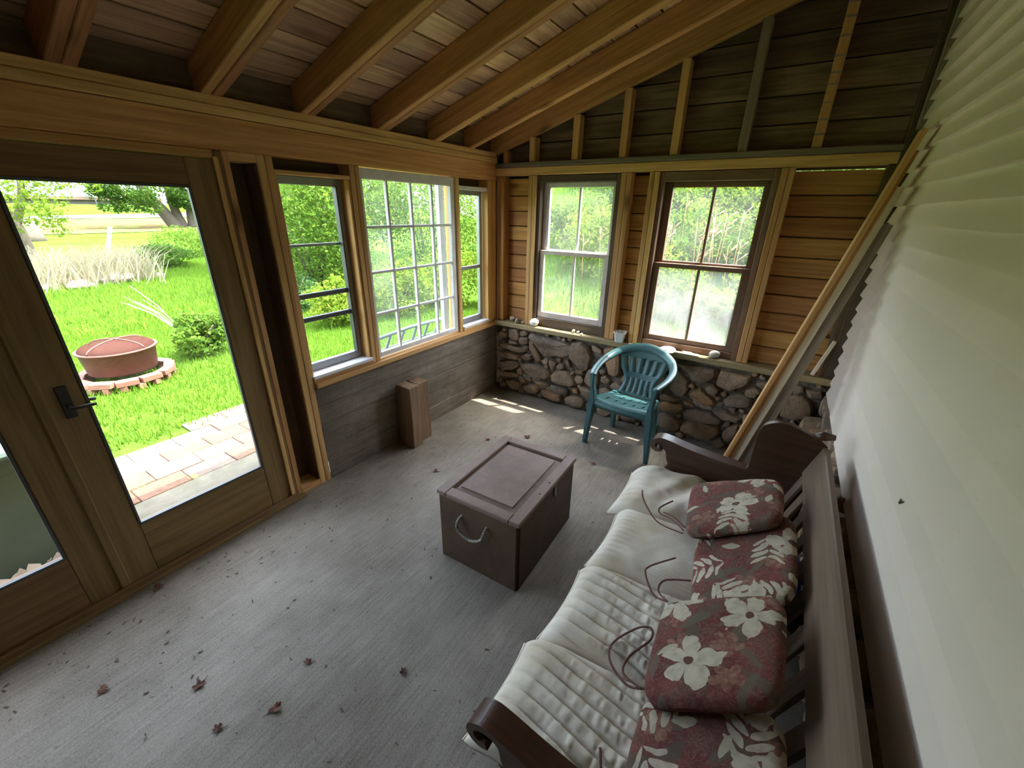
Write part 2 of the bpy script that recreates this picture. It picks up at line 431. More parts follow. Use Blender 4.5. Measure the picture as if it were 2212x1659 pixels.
leafy('leaf_mid', (0.022, 0.060, 0.012), (0.075, 0.15, 0.030))
leafy('leaf_light', (0.034, 0.088, 0.012), (0.11, 0.18, 0.034))
leafy('leaf_yellow', (0.060, 0.12, 0.012), (0.165, 0.225, 0.032))
leafy('leaf_blue', (0.022, 0.065, 0.020), (0.065, 0.14, 0.055))
leafy('grass', (0.058, 0.130, 0.013), (0.135, 0.235, 0.028), 0.35, True)
leafy('dead_grass', (0.22, 0.18, 0.12), (0.42, 0.37, 0.28), 0.3)

def ground_mat():
    m, nt = new_mat('ground')
    v = coords(nt, rand=False)
    n = noise(nt, v, 0.5, 6, 0.65)
    n2 = noise(nt, v, 14, 5, 0.7)
    f = math_(nt, 'ADD', math_(nt, 'MULTIPLY', n, 0.55), math_(nt, 'MULTIPLY', n2, 0.45))
    c = ramp(nt, f, [(0.32, (0.028, 0.070, 0.009)), (0.52, (0.048, 0.105, 0.013)), (0.70, (0.078, 0.135, 0.022))])
    dry = ramp(nt, nd(nt, 'SeparateXYZ', {0: v}).outputs[0], [(0.0, 1.0), (1.0, 0.0)])
    finish(nt, c, 1.0, n2, 0.03, 0.6, spec=0.0)
    MAT['ground'] = m
ground_mat()
plain('dry_field', (0.090, 0.068, 0.034), 1.0, spec=0.0, n_scale=2, n_amt=0.25, second=(0.08, 0.13, 0.025), second_amt=0.8)

def paver_mat():
    m, nt = new_mat('paver')
    v = coords(nt)
    r = rnd(nt)
    base = ramp(nt, r, [(0.0, (0.115, 0.060, 0.040)), (0.3, (0.135, 0.092, 0.064)), (0.55, (0.12, 0.10, 0.085)), (0.8, (0.125, 0.070, 0.046)), (1.0, (0.145, 0.13, 0.12))])
    n = noise(nt, v, 30, 6, 0.7)
    c = mixc(nt, 1.0, base, ramp(nt, n, [(0.3, 0.65), (0.7, 1.2)]), 'MULTIPLY')
    ms = ramp(nt, noise(nt, nt.nodes.new('ShaderNodeNewGeometry').outputs['Position'], 5, 5, 0.7), [(0.58, 0.0), (0.66, 1.0)])
    c = mixc(nt, math_(nt, 'MULTIPLY', ms, 0.6), c, (0.30, 0.26, 0.04))
    finish(nt, c, 0.9, n, 0.006, 0.5, spec=0.2)
    MAT['paver'] = m
paver_mat()

def screen_mat():
    m, nt = new_mat('spark_screen')
    tr = nd(nt, 'BsdfTransparent', {'Color': (1, 1, 1)}).outputs[0]
    d = nd(nt, 'BsdfDiffuse', {'Color': (0.045, 0.020, 0.016)}).outputs[0]
    s = nd(nt, 'MixShader', {0: 0.7, 1: tr, 2: d}).outputs[0]
    o = nt.nodes.new('ShaderNodeOutputMaterial')
    nt.links.new(s, o.inputs[0])
    MAT['spark_screen'] = m
screen_mat()

# ------------------------------------------------------------------ object helpers
WM = {}
def setp(o, label=None, cat=None, group=None, kind=None):
    for k, v in (('label', label), ('category', cat), ('group', group), ('kind', kind)):
        if v:
            o[k] = v
    return o

def place(o, M, parent=None):
    COL.objects.link(o)
    WM[o.name] = M
    if parent is not None:
        o.parent = parent
        o.matrix_basis = WM[parent.name].inverted() @ M
    else:
        o.matrix_basis = M
    return o

def empty(name, loc=(0, 0, 0), rz=0.0, label=None, cat=None, group=None, kind=None, parent=None):
    o = bpy.data.objects.new(name, None)
    o.empty_display_size = 0.1
    place(o, Matrix.Translation(Vector(loc)) @ Matrix.Rotation(rz, 4, 'Z'), parent)
    return setp(o, label, cat, group, kind)

def obj(name, me, mat=None, M=None, parent=None, label=None, cat=None, group=None, kind=None):
    if mat is not None and len(me.materials) == 0:
        me.materials.append(MAT[mat])
    o = bpy.data.objects.new(name, me)
    place(o, M if M is not None else Matrix.Identity(4), parent)
    return setp(o, label, cat, group, kind)

_cache = {}
def box_mesh(lx, ly, lz, mat, bev=0.0):
    key = (round(lx, 4), round(ly, 4), round(lz, 4), mat, bev)
    if key in _cache:
        return _cache[key]
    me = bpy.data.meshes.new('box')
    bm = bmesh.new()
    bmesh.ops.create_cube(bm, size=1.0)
    bmesh.ops.scale(bm, vec=(lx, ly, lz), verts=bm.verts)
    if bev > 0:
        bmesh.ops.bevel(bm, geom=list(bm.edges), offset=min(bev, 0.45 * min(lx, ly, lz)), segments=1, affect='EDGES')
    bm.to_mesh(me)
    bm.free()
    me.materials.append(MAT[mat])
    _cache[key] = me
    return me

def beam(name, p0, p1, w, d, mat, parent=None, up=(0, 0, 1), bev=0.003, **kw):
    """box from p0 to p1 (centre line), w across, d along up"""
    p0, p1 = Vector(p0), Vector(p1)
    x = (p1 - p0)
    L = x.length
    x.normalize()
    z = Vector(up)
    z = (z - x * z.dot(x)).normalized()
    y = z.cross(x)
    c = (p0 + p1) / 2
    M = Matrix(((x.x, y.x, z.x, c.x), (x.y, y.y, z.y, c.y), (x.z, y.z, z.z, c.z), (0, 0, 0, 1)))
    return obj(name, box_mesh(L, w, d, mat, bev), None, M, parent, **kw)

def abox(name, x0, x1, y0, y1, z0, z1, mat, parent=None, bev=0.003, **kw):
    dx, dy, dz = x1 - x0, y1 - y0, z1 - z0
    cx, cy, cz = (x0 + x1) / 2, (y0 + y1) / 2, (z0 + z1) / 2
    if dx >= dy and dx >= dz:
        return beam(name, (x0, cy, cz), (x1, cy, cz), dy, dz, mat, parent, (0, 0, 1), bev, **kw)
    if dy >= dz:
        return beam(name, (cx, y0, cz), (cx, y1, cz), dx, dz, mat, parent, (0, 0, 1), bev, **kw)
    return beam(name, (cx, cy, z0), (cx, cy, z1), dx, dy, mat, parent, (0, 1, 0), bev, **kw)

def mesh_from(verts, faces, smooth=False, name='mesh'):
    me = bpy.data.meshes.new(name)
    me.from_pydata([tuple(map(float, v)) for v in verts], [], faces)
    if smooth:
        me.polygons.foreach_set('use_smooth', [True] * len(me.polygons))
    me.update()
    return me

def fast_mesh(V, F, smooth=False):
    """V (n,3) array, F (m,k) array of equal-sized faces"""
    V = np.asarray(V, np.float32)
    F = np.asarray(F, np.int32)
    me = bpy.data.meshes.new('mesh')
    me.vertices.add(len(V))
    me.vertices.foreach_set('co', V.ravel())
    k = F.shape[1]
    me.loops.add(F.size)
    me.loops.foreach_set('vertex_index', F.ravel())
    me.polygons.add(len(F))
    me.polygons.foreach_set('loop_start', np.arange(0, F.size, k, dtype=np.int32))
    me.polygons.foreach_set('loop_total', np.full(len(F), k, np.int32))
    if smooth:
        me.polygons.foreach_set('use_smooth', np.ones(len(F), bool))
    me.update(calc_edges=True)
    me.validate()
    return me

def tube(path, radii, seg=8, closed_ends=True, flat=1.0):
    """round tube along a list of points"""
    P = [Vector(p) for p in path]
    if isinstance(radii, (int, float)):
        radii = [radii] * len(P)
    V, F = [], []
    ref = None
    for i, p in enumerate(P):
        t = (P[min(i + 1, len(P) - 1)] - P[max(i - 1, 0)]).normalized()
        if ref is None:
            a = Vector((0, 0, 1)) if abs(t.z) < 0.9 else Vector((1, 0, 0))
        else:
            a = ref
        n = (a - t * a.dot(t)).normalized()
        ref = n
        b = t.cross(n)
        for k in range(seg):
            an = 2 * math.pi * k / seg
            V.append(p + n * math.cos(an) * radii[i] * flat + b * math.sin(an) * radii[i])
    for i in range(len(P) - 1):
        for k in range(seg):
            a, b2 = i * seg + k, i * seg + (k + 1) % seg
            F.append((a, b2, b2 + seg, a + seg))
    if closed_ends:
        F.append(tuple(range(seg))[::-1])
        F.append(tuple(range((len(P) - 1) * seg, len(P) * seg)))
    return mesh_from(V, F, True)

def smooth_path(pts, n=8):
    P = [Vector(p) for p in pts]
    out = []
    for i in range(len(P) - 1):
        p0, p1, p2, p3 = P[max(i - 1, 0)], P[i], P[i + 1], P[min(i + 2, len(P) - 1)]
        for k in range(n):
            t = k / n
            out.append(0.5 * ((2 * p1) + (p2 - p0) * t + (2 * p0 - 5 * p1 + 4 * p2 - p3) * t * t + (3 * p1 - p0 - 3 * p2 + p3) * t ** 3))
    out.append(P[-1])
    return out

def lathe(profile, seg=32):
    V, F = [], []
    n = len(profile)
    for k in range(seg):
        a = 2 * math.pi * k / seg
        for r, z in profile:
            V.append((r * math.cos(a), r * math.sin(a), z))
    for k in range(seg):
        for i in range(n - 1):
            a, b = k * n + i, ((k + 1) % seg) * n + i
            F.append((a, b, b + 1, a + 1))
    return mesh_from(V, F, True)

def vnoise(seed):
    r = np.random.default_rng(seed)
    ph = r.uniform(0, 6.28, (6, 3))
    fr = r.uniform(0.6, 2.2, (6, 3))
    def f(x, y, s=1.0):
        v = 0
        for i in range(6):
            v = v + np.sin(x * s * fr[i, 0] * (1 + i * 0.6) + ph[i, 0] + 1.7 * np.sin(y * s * fr[i, 1] * 0.7 + ph[i, 1])) * np.cos(y * s * fr[i, 2] * (1 + i * 0.5) + ph[i, 2]) / (1 + i * 0.7)
        return v / 3.0
    return f

# ================================================================== THE SETTING
W = 2.788          # inner face of the house wall (right)
YN = -5.30         # near end of the porch, behind the camera
SL = 0.325         # roof slope
def zr(x):         # underside of the rafters
    return 2.205 + SL * x

# ------------------------------------------------------------------ floor
me = mesh_from([(-0.02, 0.1, 0), (W + 0.1, 0.1, 0), (W + 0.1, YN - 0.1, 0), (-0.02, YN - 0.1, 0),
                (-0.02, 0.1, -0.2), (W + 0.1, 0.1, -0.2), (W + 0.1, YN - 0.1, -0.2), (-0.02, YN - 0.1, -0.2)],
               [(0, 3, 2, 1), (4, 5, 6, 7), (0, 1, 5, 4), (1, 2, 6, 5), (2, 3, 7, 6), (3, 0, 4, 7)])
obj('floor', me, 'concrete_floor', kind='structure', label='bare broom-finished grey concrete porch floor')

# ------------------------------------------------------------------ left wall
wl = empty('wall_left', (0, -2.6, 0), kind='structure', label='timber framed window wall on a low concrete base')
# board-formed concrete base, lift lines cast in
V, F = [], []
ys = np.linspace(-2.0, 0.03, 60)
zs, xs = [], []
lifts = [0, 0.14, 0.28, 0.41, 0.55, 0.684]
for i in range(len(lifts) - 1):
    for t in (0.0, 0.05, 0.5, 0.95):
        zs.append(lifts[i] + t * (lifts[i + 1] - lifts[i]))
        xs.append((0.004 if t in (0.0,) else 0.0) * -1 - (i % 2) * 0.004)
zs.append(0.684); xs.append(-0.004)
nz = vnoise(3)
for j, z in enumerate(zs):
    for y in ys:
        V.append((xs[j] + 0.004 * float(nz(y, z, 7.0)), y, z))
ny = len(ys)
for j in range(len(zs) - 1):
    for i in range(ny - 1):
        a = j * ny + i
        F.append((a, a + ny, a + ny + 1, a + 1))
b0 = len(V)
for (y, z) in ((-2.0, 0), (0.03, 0), (0.03, 0.684), (-2.0, 0.684)):
    V.append((-0.2, y, z))
    V.append((-0.006, y, z))
F += [(b0, b0 + 2, b0 + 4, b0 + 6), (b0 + 4, b0 + 5, b0 + 7, b0 + 6), (b0, b0 + 6, b0 + 7, b0 + 1)]
obj('concrete_base', mesh_from(V, F), 'concrete_wall', parent=wl)
abox('sill_plate', -0.14, 0.025, -1.995, -0.01, 0.685, 0.722, 'pine', wl, 0.004)
abox('header_beam', -0.14, 0.0, YN, 0.02, 1.985, 2.125, 'pine_header', wl, 0.004)
abox('top_plate', -0.14, 0.004, YN, 0.02, 2.127, 2.165, 'pine', wl, 0.003)
abox('top_plate', -0.14, -0.002, YN, 0.02, 2.167, 2.205, 'pine', wl, 0.003)
abox('blocking', -0.10, -0.06, YN, 0.02, 2.205, 2.34, 'plank_grey', wl)
for y0, y1, z0, m in ((-2.080, -2.043, 0.0, 'pine'), (-2.041, -2.002, 0.0, 'pine'), (-2.242, -2.212, 0.0, 'pine'),
                      (-1.535, -1.503, 0.722, 'pine'), (-1.501, -1.468, 0.722, 'pine'), (-0.553, -0.513, 0.722, 'pine'),
                      (-0.125, 0.0, 0.722, 'pine_header')):
    abox('stud', -0.13, 0.0, y0, y1, z0, 1.985, m, wl)
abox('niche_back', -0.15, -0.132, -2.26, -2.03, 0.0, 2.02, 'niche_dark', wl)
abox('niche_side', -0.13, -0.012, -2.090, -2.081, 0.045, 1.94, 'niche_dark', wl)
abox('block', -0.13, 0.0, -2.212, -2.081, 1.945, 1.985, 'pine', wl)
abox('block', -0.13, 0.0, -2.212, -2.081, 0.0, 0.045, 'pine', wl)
# wall behind the photographer: planks and framing between the doors and the near corner
abox('stud', -0.13, 0.0, -4.05, -3.98, 0.0, 1.985, 'pine', wl)
abox('stud', -0.13, 0.0, -4.70, -4.64, 0.0, 1.985, 'pine', wl)
for k in range(16):
    z0 = k * 0.124
    abox('plank', -0.15, -0.13, YN, -4.055, z0, z0 + 0.121, 'plank_brown', wl)

# ------------------------------------------------------------------ back wall
wb = empty('wall_back', (1.39, 0, 0), kind='structure', label='rubble stone knee wall with plank sheathing above')
STONES=[[(0.014,0.58),(0.064,0.633),(0.141,0.608),(0.133,0.565),(0.035,0.555)],
[(0.172,0.658),(0.227,0.68),(0.285,0.676),(0.284,0.564),(0.229,0.551),(0.169,0.585)],
[(0.293,0.661),(0.357,0.682),(0.388,0.663),(0.374,0.621),(0.298,0.604)],
[(0.287,0.596),(0.397,0.615),(0.4,0.551),(0.331,0.532),(0.285,0.537)],
[(0.166,0.547),(0.269,0.548),(0.269,0.52),(0.174,0.517)],
[(0.389,0.637),(0.448,0.654),(0.623,0.638),(0.824,0.629),(0.854,0.584),(0.832,0.528),(0.773,0.49),(0.632,0.474),(0.582,0.458),(0.513,0.525)],
[(0.399,0.578),(0.451,0.574),(0.538,0.456),(0.548,0.403),(0.501,0.376),(0.441,0.45),(0.409,0.512)],
[(0.85,0.641),(0.947,0.665),(1.027,0.63),(1.061,0.548),(1.022,0.412),(0.971,0.393),(0.834,0.502),(0.834,0.593)],
[(1.049,0.665),(1.152,0.641),(1.144,0.596),(1.062,0.599)],
[(0.06,0.496),(0.174,0.503),(0.301,0.492),(0.364,0.462),(0.271,0.444),(0.094,0.452)],
[(0.061,0.424),(0.176,0.418),(0.28,0.403),(0.273,0.359),(0.177,0.354),(0.069,0.375)],
[(0.312,0.41),(0.365,0.442),(0.434,0.435),(0.444,0.395),(0.344,0.367)],
[(0.053,0.306),(0.177,0.339),(0.282,0.34),(0.291,0.291),(0.244,0.245),(0.129,0.219),(0.061,0.256)],
[(0.322,0.32),(0.46,0.356),(0.567,0.337),(0.642,0.306),(0.639,0.228),(0.512,0.219),(0.38,0.239),(0.327,0.285)],
[(0.548,0.403),(0.591,0.439),(0.628,0.426),(0.626,0.388),(0.579,0.375)],
[(0.627,0.44),(0.678,0.437),(0.708,0.403),(0.677,0.327),(0.63,0.386)],
[(0.71,0.383),(0.749,0.425),(0.798,0.422),(0.794,0.381),(0.761,0.353),(0.718,0.357)],
[(0.782,0.458),(0.822,0.473),(0.875,0.412),(0.835,0.396)],
[(0.659,0.268),(0.706,0.334),(0.81,0.364),(0.875,0.325),(0.929,0.256),(0.884,0.211),(0.778,0.212),(0.676,0.223)],
[(0.898,0.384),(0.997,0.393),(1.0,0.367),(0.92,0.355)],
[(1.003,0.335),(1.035,0.414),(1.122,0.447),(1.144,0.361),(1.128,0.259),(1.063,0.256),(1.021,0.285)],
[(1.12,0.529),(1.155,0.549),(1.178,0.51),(1.158,0.467),(1.124,0.492)],
[(0.087,0.195),(0.195,0.212),(0.277,0.216),(0.278,0.164),(0.18,0.156),(0.096,0.159)],
[(0.13,0.107),(0.221,0.136),(0.304,0.118),(0.317,0.062),(0.265,0.019),(0.182,0.043)],
[(0.054,0.043),(0.122,0.09),(0.165,0.047),(0.089,0.012)],
[(0.353,0.086),(0.423,0.125),(0.516,0.134),(0.544,0.097),(0.504,0.05),(0.411,0.033),(0.362,0.051)],
[(0.285,0.203),(0.342,0.194),(0.383,0.138),(0.336,0.111),(0.295,0.153)],
[(0.468,0.18),(0.574,0.191),(0.649,0.181),(0.637,0.142),(0.539,0.139)],
[(0.556,0.1),(0.653,0.117),(0.786,0.095),(0.805,0.042),(0.719,0.011),(0.582,0.041)],
[(0.7,0.186),(0.795,0.182),(0.866,0.172),(0.843,0.109),(0.726,0.129)],
[(0.817,0.074),(0.87,0.117),(0.967,0.128),(1.031,0.097),(1.017,0.03),(0.935,0.014),(0.834,0.029)],
[(0.943,0.253),(0.997,0.246),(1.119,0.223),(1.137,0.173),(1.069,0.128),(0.999,0.151)],
[(0.885,0.204),(0.947,0.206),(0.971,0.157),(0.902,0.16)],
[(1.155,0.062),(1.197,0.101),(1.273,0.109),(1.298,0.061),(1.259,0.009),(1.166,0.016)],
[(1.04,0.078),(1.107,0.076),(1.112,0.029),(1.045,0.023)],
[(0.297,0.042),(0.354,0.041),(0.371,0.008),(0.298,0.012)],
[(1.159,0.63),(1.24,0.67),(1.312,0.66),(1.333,0.444),(1.295,0.403),(1.232,0.42),(1.182,0.536)],
[(1.249,0.321),(1.306,0.361),(1.362,0.349),(1.369,0.293),(1.272,0.282)],
[(1.769,0.647),(1.873,0.643),(2.081,0.662),(2.068,0.573),(1.986,0.527),(1.915,0.537),(1.866,0.588)],
[(2.096,0.657),(2.309,0.647),(2.292,0.568),(2.198,0.51),(2.094,0.518),(2.086,0.56)],
[(1.726,0.557),(1.805,0.574),(1.88,0.511),(1.9,0.443),(1.87,0.38),(1.806,0.372),(1.738,0.43)],
[(2.016,0.49),(2.071,0.521),(2.114,0.488),(2.094,0.438),(2.031,0.449)],
[(1.909,0.436),(1.981,0.472),(2.067,0.422),(2.115,0.372),(2.082,0.344),(1.997,0.339),(1.917,0.392)],
[(2.168,0.404),(2.193,0.464),(2.271,0.502),(2.339,0.477),(2.345,0.418),(2.266,0.387),(2.182,0.372)],
[(1.684,0.34),(1.739,0.373),(1.828,0.34),(1.824,0.311),(1.7,0.296)],
[(1.687,0.263),(1.768,0.295),(1.869,0.294),(1.892,0.253),(1.782,0.211),(1.713,0.211)],
[(1.695,0.156),(1.77,0.178),(1.878,0.142),(1.887,0.085),(1.845,0.031),(1.719,0.052)],
[(1.867,0.351),(1.96,0.329),(1.981,0.297),(1.89,0.31)],
[(1.892,0.253),(1.981,0.297),(2.095,0.274),(2.185,0.245),(2.176,0.214),(2.072,0.192),(1.903,0.188)],
[(1.903,0.09),(1.939,0.17),(2.046,0.203),(2.157,0.19),(2.191,0.134),(2.138,0.049),(2.012,0.036),(1.908,0.062)],
[(2.096,0.311),(2.199,0.323),(2.313,0.302),(2.286,0.258),(2.19,0.256)],
[(2.207,0.13),(2.243,0.216),(2.298,0.234),(2.304,0.171),(2.264,0.072),(2.223,0.087)],
[(2.183,0.216),(2.241,0.262),(2.243,0.216),(2.2,0.165)],
[(2.286,0.532),(2.346,0.573),(2.387,0.541),(2.363,0.492),(2.303,0.485)],
[(2.335,0.62),(2.434,0.627),(2.421,0.566),(2.359,0.576)],
[(2.14,0.039),(2.205,0.1),(2.248,0.038),(2.196,-0.01)],
[(1.374,0.062),(1.516,0.073),(1.539,0.038),(1.41,0.009)],
[(2.54,0.506),(2.588,0.569),(2.689,0.563),(2.731,0.444),(2.634,0.382),(2.541,0.388)],
[(2.566,0.636),(2.63,0.652),(2.637,0.598),(2.579,0.582)],
[(2.647,0.632),(2.73,0.637),(2.754,0.589),(2.668,0.573)]]
def point_in(p, poly):
    x, y = p
    c = False
    n = len(poly)
    for i in range(n):
        x1, y1 = poly[i]
        x2, y2 = poly[(i + 1) % n]
        if (y1 > y) != (y2 > y) and x < (x2 - x1) * (y - y1) / (y2 - y1) + x1:
            c = not c
    return c

def edge_dist(p, poly):
    px, py = p
    d = 9e9
    n = len(poly)
    for i in range(n):
        x1, y1 = poly[i]
        x2, y2 = poly[(i + 1) % n]
        L = (x2 - x1) ** 2 + (y2 - y1) ** 2 + 1e-12
        t = max(0, min(1, ((px - x1) * (x2 - x1) + (py - y1) * (y2 - y1)) / L))
        d = min(d, math.hypot(px - x1 - t * (x2 - x1), py - y1 - t * (y2 - y1)))
    return d

def stone_mesh(poly, proud, seed):
    """poly in (u, v); returns mesh with the face towards -w; local origin at the centroid"""
    r = random.Random(seed)
    cu = sum(p[0] for p in poly) / len(poly)
    cv = sum(p[1] for p in poly) / len(poly)
    # resample the outline and round it a little
    pts = []
    n = len(poly)
    for i in range(n):
        a, b = poly[i], poly[(i + 1) % n]
        pts.append((a[0] - cu, a[1] - cv))
        pts.append(((a[0] + b[0]) / 2 - cu, (a[1] + b[1]) / 2 - cv))
    m = len(pts)
    sm = [((pts[i - 1][0] + 6 * pts[i][0] + pts[(i + 1) % m][0]) / 8, (pts[i - 1][1] + 6 * pts[i][1] + pts[(i + 1) % m][1]) / 8) for i in range(m)]
    sm = [(u + r.uniform(-0.006, 0.006), v + r.uniform(-0.006, 0.006)) for u, v in sm]
    size = max(max(abs(p[0]) for p in sm), max(abs(p[1]) for p in sm))
    V, F = [], []
    tilt = (r.uniform(-0.10, 0.10), r.uniform(-0.12, 0.12))
    rings = ((1.10, 0.055), (1.07, 0.008), (1.00, -0.50 * proud), (0.90, -0.85 * proud), (0.50, -1.0 * proud))
    for s, w in rings:
        for (u, v) in sm:
            j = r.uniform(-1, 1) * 0.05 * size if s < 1 else 0
            V.append((u * s, w + (tilt[0] * u + tilt[1] * v) * (1 if s < 1 else 0) + j * 0.35, v * s))
    V.append((0, -1.0 * proud, 0))
    for k in range(len(rings) - 1):
        for i in range(m):
            a, b = k * m + i, k * m + (i + 1) % m
            F.append((a, a + m, b + m, b))
    base = (len(rings) - 1) * m
    for i in range(m):
        F.append((base + i, len(V) - 1, base + (i + 1) % m))
    me = mesh_from(V, F, False)
    return me, cu, cv

fill = [list(p) for p in STONES]
rf = random.Random(5)
def try_fill(fill, u0, u1, v0, v1, rad, tries):
    got = []
    for _ in range(tries):
        c = (rf.uniform(u0 + rad * 0.8, u1 - rad * 0.8), rf.uniform(v0 + rad * 0.5, v1 - rad * 0.5))
        ok = True
        for p in fill:
            if abs(p[0][0] - c[0]) > 0.5:
                continue
            if point_in(c, p) or edge_dist(c, p) < rad * 0.93:
                ok = False
                break
        if ok:
            k = rf.choice((5, 6, 6, 7))
            a0 = rf.uniform(0, 6.28)
            el = rf.uniform(0.75, 1.0)
            poly = [(c[0] + rad * rf.uniform(0.85, 1.05) * math.cos(a0 + 2 * math.pi * i / k),
                     c[1] + rad * el * rf.uniform(0.85, 1.05) * math.sin(a0 + 2 * math.pi * i / k)) for i in range(k)]
            fill.append(poly)
            got.append(poly)
    return got
for rad, tries in ((0.095, 300), (0.07, 500), (0.052, 800), (0.037, 1500), (0.026, 1500)):
    try_fill(fill, 0.03, 2.76, 0.0, 0.69, rad, tries)
for i, poly in enumerate(fill):
    w = max(p[0] for p in poly) - min(p[0] for p in poly)
    me, cu, cv = stone_mesh(poly, 0.022 + 0.10 * min(w, 0.3), i)
    obj('stone', me, 'field_stone', Matrix.Translation((cu, 0.005, cv)), wb)

# rough mortar bed behind the stones
def rough_sheet(u0, u1, v0, v1, nu, nv, amp, seed, fn):
    nz = vnoise(seed)
    V, F = [], []
    rr = np.random.default_rng(seed)
    for j in range(nv):
        for i in range(nu):
            u = u0 + (u1 - u0) * i / (nu - 1)
            v = v0 + (v1 - v0) * j / (nv - 1)
            h = amp * (float(nz(u, v, 14.0)) * 0.7 + rr.uniform(-0.5, 0.5))
            V.append(fn(u, v, h))
    for j in range(nv - 1):
        for i in range(nu - 1):
            a = j * nu + i
            F.append((a, a + 1, a + nu + 1, a + nu))
    return mesh_from(V, F, True)
obj('mortar', rough_sheet(-0.02, W + 0.02, -0.02, 0.70, 220, 60, 0.012, 11, lambda u, v, h: (u, 0.018 - h, v)), 'mortar', parent=wb)
# paler smeared mortar near the corner
for (x0, x1, z0, z1) in ((0.0, 0.10, 0.05, 0.60), (0.06, 0.34, 0.44, 0.49), (0.10, 0.32, 0.29, 0.33), (0.28, 0.55, 0.16, 0.22), (0.50, 0.85, 0.10, 0.17), (1.95, 2.10, 0.30, 0.36), (1.72, 1.86, 0.20, 0.26)):
    nzm = vnoise(int(x0 * 1000) + 3)
    V, F = [], []
    nu_, nv_ = 18, 10
    for j_ in range(nv_):
        for i_ in range(nu_):
            u_, v_ = i_ / (nu_ - 1), j_ / (nv_ - 1)
            d_ = (math.sin(math.pi * u_) * math.sin(math.pi * v_)) ** 0.5
            V.append((x0 + (x1 - x0) * u_ + 0.012 * float(nzm(v_ * 9, u_ * 5, 1.0)), 0.014 - 0.020 * d_ * (0.7 + 0.6 * float(nzm(u_ * 12, v_ * 8, 1.0))), z0 + (z1 - z0) * v_ + 0.012 * float(nzm(u_ * 8, 1.0, 1.0))))
    for j_ in range(nv_ - 1):
        for i_ in range(nu_ - 1):
            a = j_ * nu_ + i_
            F.append((a, a + 1, a + nu_ + 1, a + nu_))
    obj('mortar_smear', mesh_from(V, F, True), 'mortar_light', parent=wb)
abox('wall_core', -0.2, W + 0.2, 0.035, 0.30, -0.2, 0.69, 'mortar', wb)
beam('ledge_board', (0.0, 0.035, 0.712), (W - 0.02, 0.035, 0.712), 0.15, 0.046, 'ledge_wood', wb, bev=0.005)
# sheathing planks with their window openings left free
OPEN = ((0.40, 1.155), (1.425, 2.185))
for k in range(10):
    z0 = 0.735 + k * 0.1262
    z1 = z0 + 0.1195
    if k == 9:
        z1 = 2.006
    j = random.uniform(-0.006, 0.006)
    for x0, x1 in ((0.0, OPEN[0][0]), (OPEN[0][1], OPEN[1][0]), (OPEN[1][1], W + 0.05)):
        abox('plank', x0, x1, 0.092 + j, 0.114 + j, z0, z1, 'plank_brown', wb, 0.006)
# outer sheathing closes the gaps between the planks
for x0, x1 in ((-0.15, OPEN[0][0]), (OPEN[0][1], OPEN[1][0]), (OPEN[1][1], W + 0.3)):
    abox('outer_sheathing', x0, x1, 0.122, 0.138, 0.60, 2.002 if x0 > 2 else 2.02, 'niche_dark', wb, 0.0)
abox('outer_sheathing', -0.15, W + 0.3, 0.122, 0.138, 2.012, 3.25, 'niche_dark', wb, 0.0)
abox('outer_sheathing', -0.16, 0.0, 0.02, 0.118, 0.69, 2.25, 'plank_grey', wb, 0.0)
# studs
for x0, x1, m in ((0.012, 0.05, 'plank_brown'), (0.052, 0.088, 'plank_brown'), (0.338, 0.376, 'pine'), (0.378, 0.414, 'pine'), (1.148, 1.188, 'pine'), (1.190, 1.228, 'pine'),
                  (1.358, 1.393, 'pine'), (1.395, 1.430, 'pine'), (2.180, 2.217, 'pine'), (2.219, 2.254, 'pine'), (2.695, 2.735, 'niche_dark')):
    abox('stud', x0, x1, 0.0, 0.09, 0.736, 2.022, m, wb)
abox('top_plate', 0.0, 2.74, -0.002, 0.09, 2.024, 2.085, 'pine', wb, 0.004)
abox('top_plate', 0.0, 2.74, -0.012, 0.09, 2.087, 2.122, 'plate_grey', wb, 0.004)
# gable: grey planks, short studs under the end rafter
for k in range(8):
    z0 = 2.122 + k * 0.152
    xa = max(-0.05, (z0 - 2.23) / SL - 0.05)
    if xa < W - 0.1:
        abox('plank', xa, W + 0.05, 0.093, 0.112, z0, z0 + 0.145, 'plank_grey', wb, 0.004)
for x0, m in ((0.075, 'pine_rafter'), (0.335, 'pine'), (0.722, 'pine'), (1.108, 'pine'), (1.476, 'pine'), (1.902, 'stud_grey'), (2.302, 'pine')):
    abox('stud', x0, x0 + (0.052 if x0 > 0.1 else 0.04), 0.004, 0.090, 2.122, zr(x0) - 0.012, m, wb)

for k in range(9):
    zz = 2.20 + 0.075 * k + random.uniform(-0.015, 0.015)
    abox('plaster_mark', 2.303, 2.353, 0.001, 0.006, zz, zz + 0.010, 'board_grey', wb, 0.0)
# ------------------------------------------------------------------ right wall: the old house's clapboards on a stone foundation
wr = empty('wall_right', (W, -2.6, 0), kind='structure', label='cream painted clapboard house wall on a rubble foundation')
EXPO = 0.0835
z = 0.633
i = 0
while z < 3.22:
    ye = -0.02 if z < 1.7 else -0.085
    ye += random.uniform(-0.012, 0.012)
    bz = random.uniform(-0.0015, 0.0015)
    V = []
    for y in (YN, ye):
        V += [(-0.028, y, 0), (0.004, y, 0), (0.004, y, EXPO + 0.018), (-0.001, y, EXPO + 0.018)]
    F = [(0, 1, 2, 3), (7, 6, 5, 4), (0, 4, 5, 1), (1, 5, 6, 2), (2, 6, 7, 3), (3, 7, 4, 0)]
    obj('clapboard', mesh_from(V, F), 'siding', Matrix.Translation((W, 0, z + bz)), wr)
    z += EXPO
    i += 1
abox('sheathing', W + 0.004, W + 0.03, YN, 0.02, 0.60, 3.25, 'plank_grey', wr)
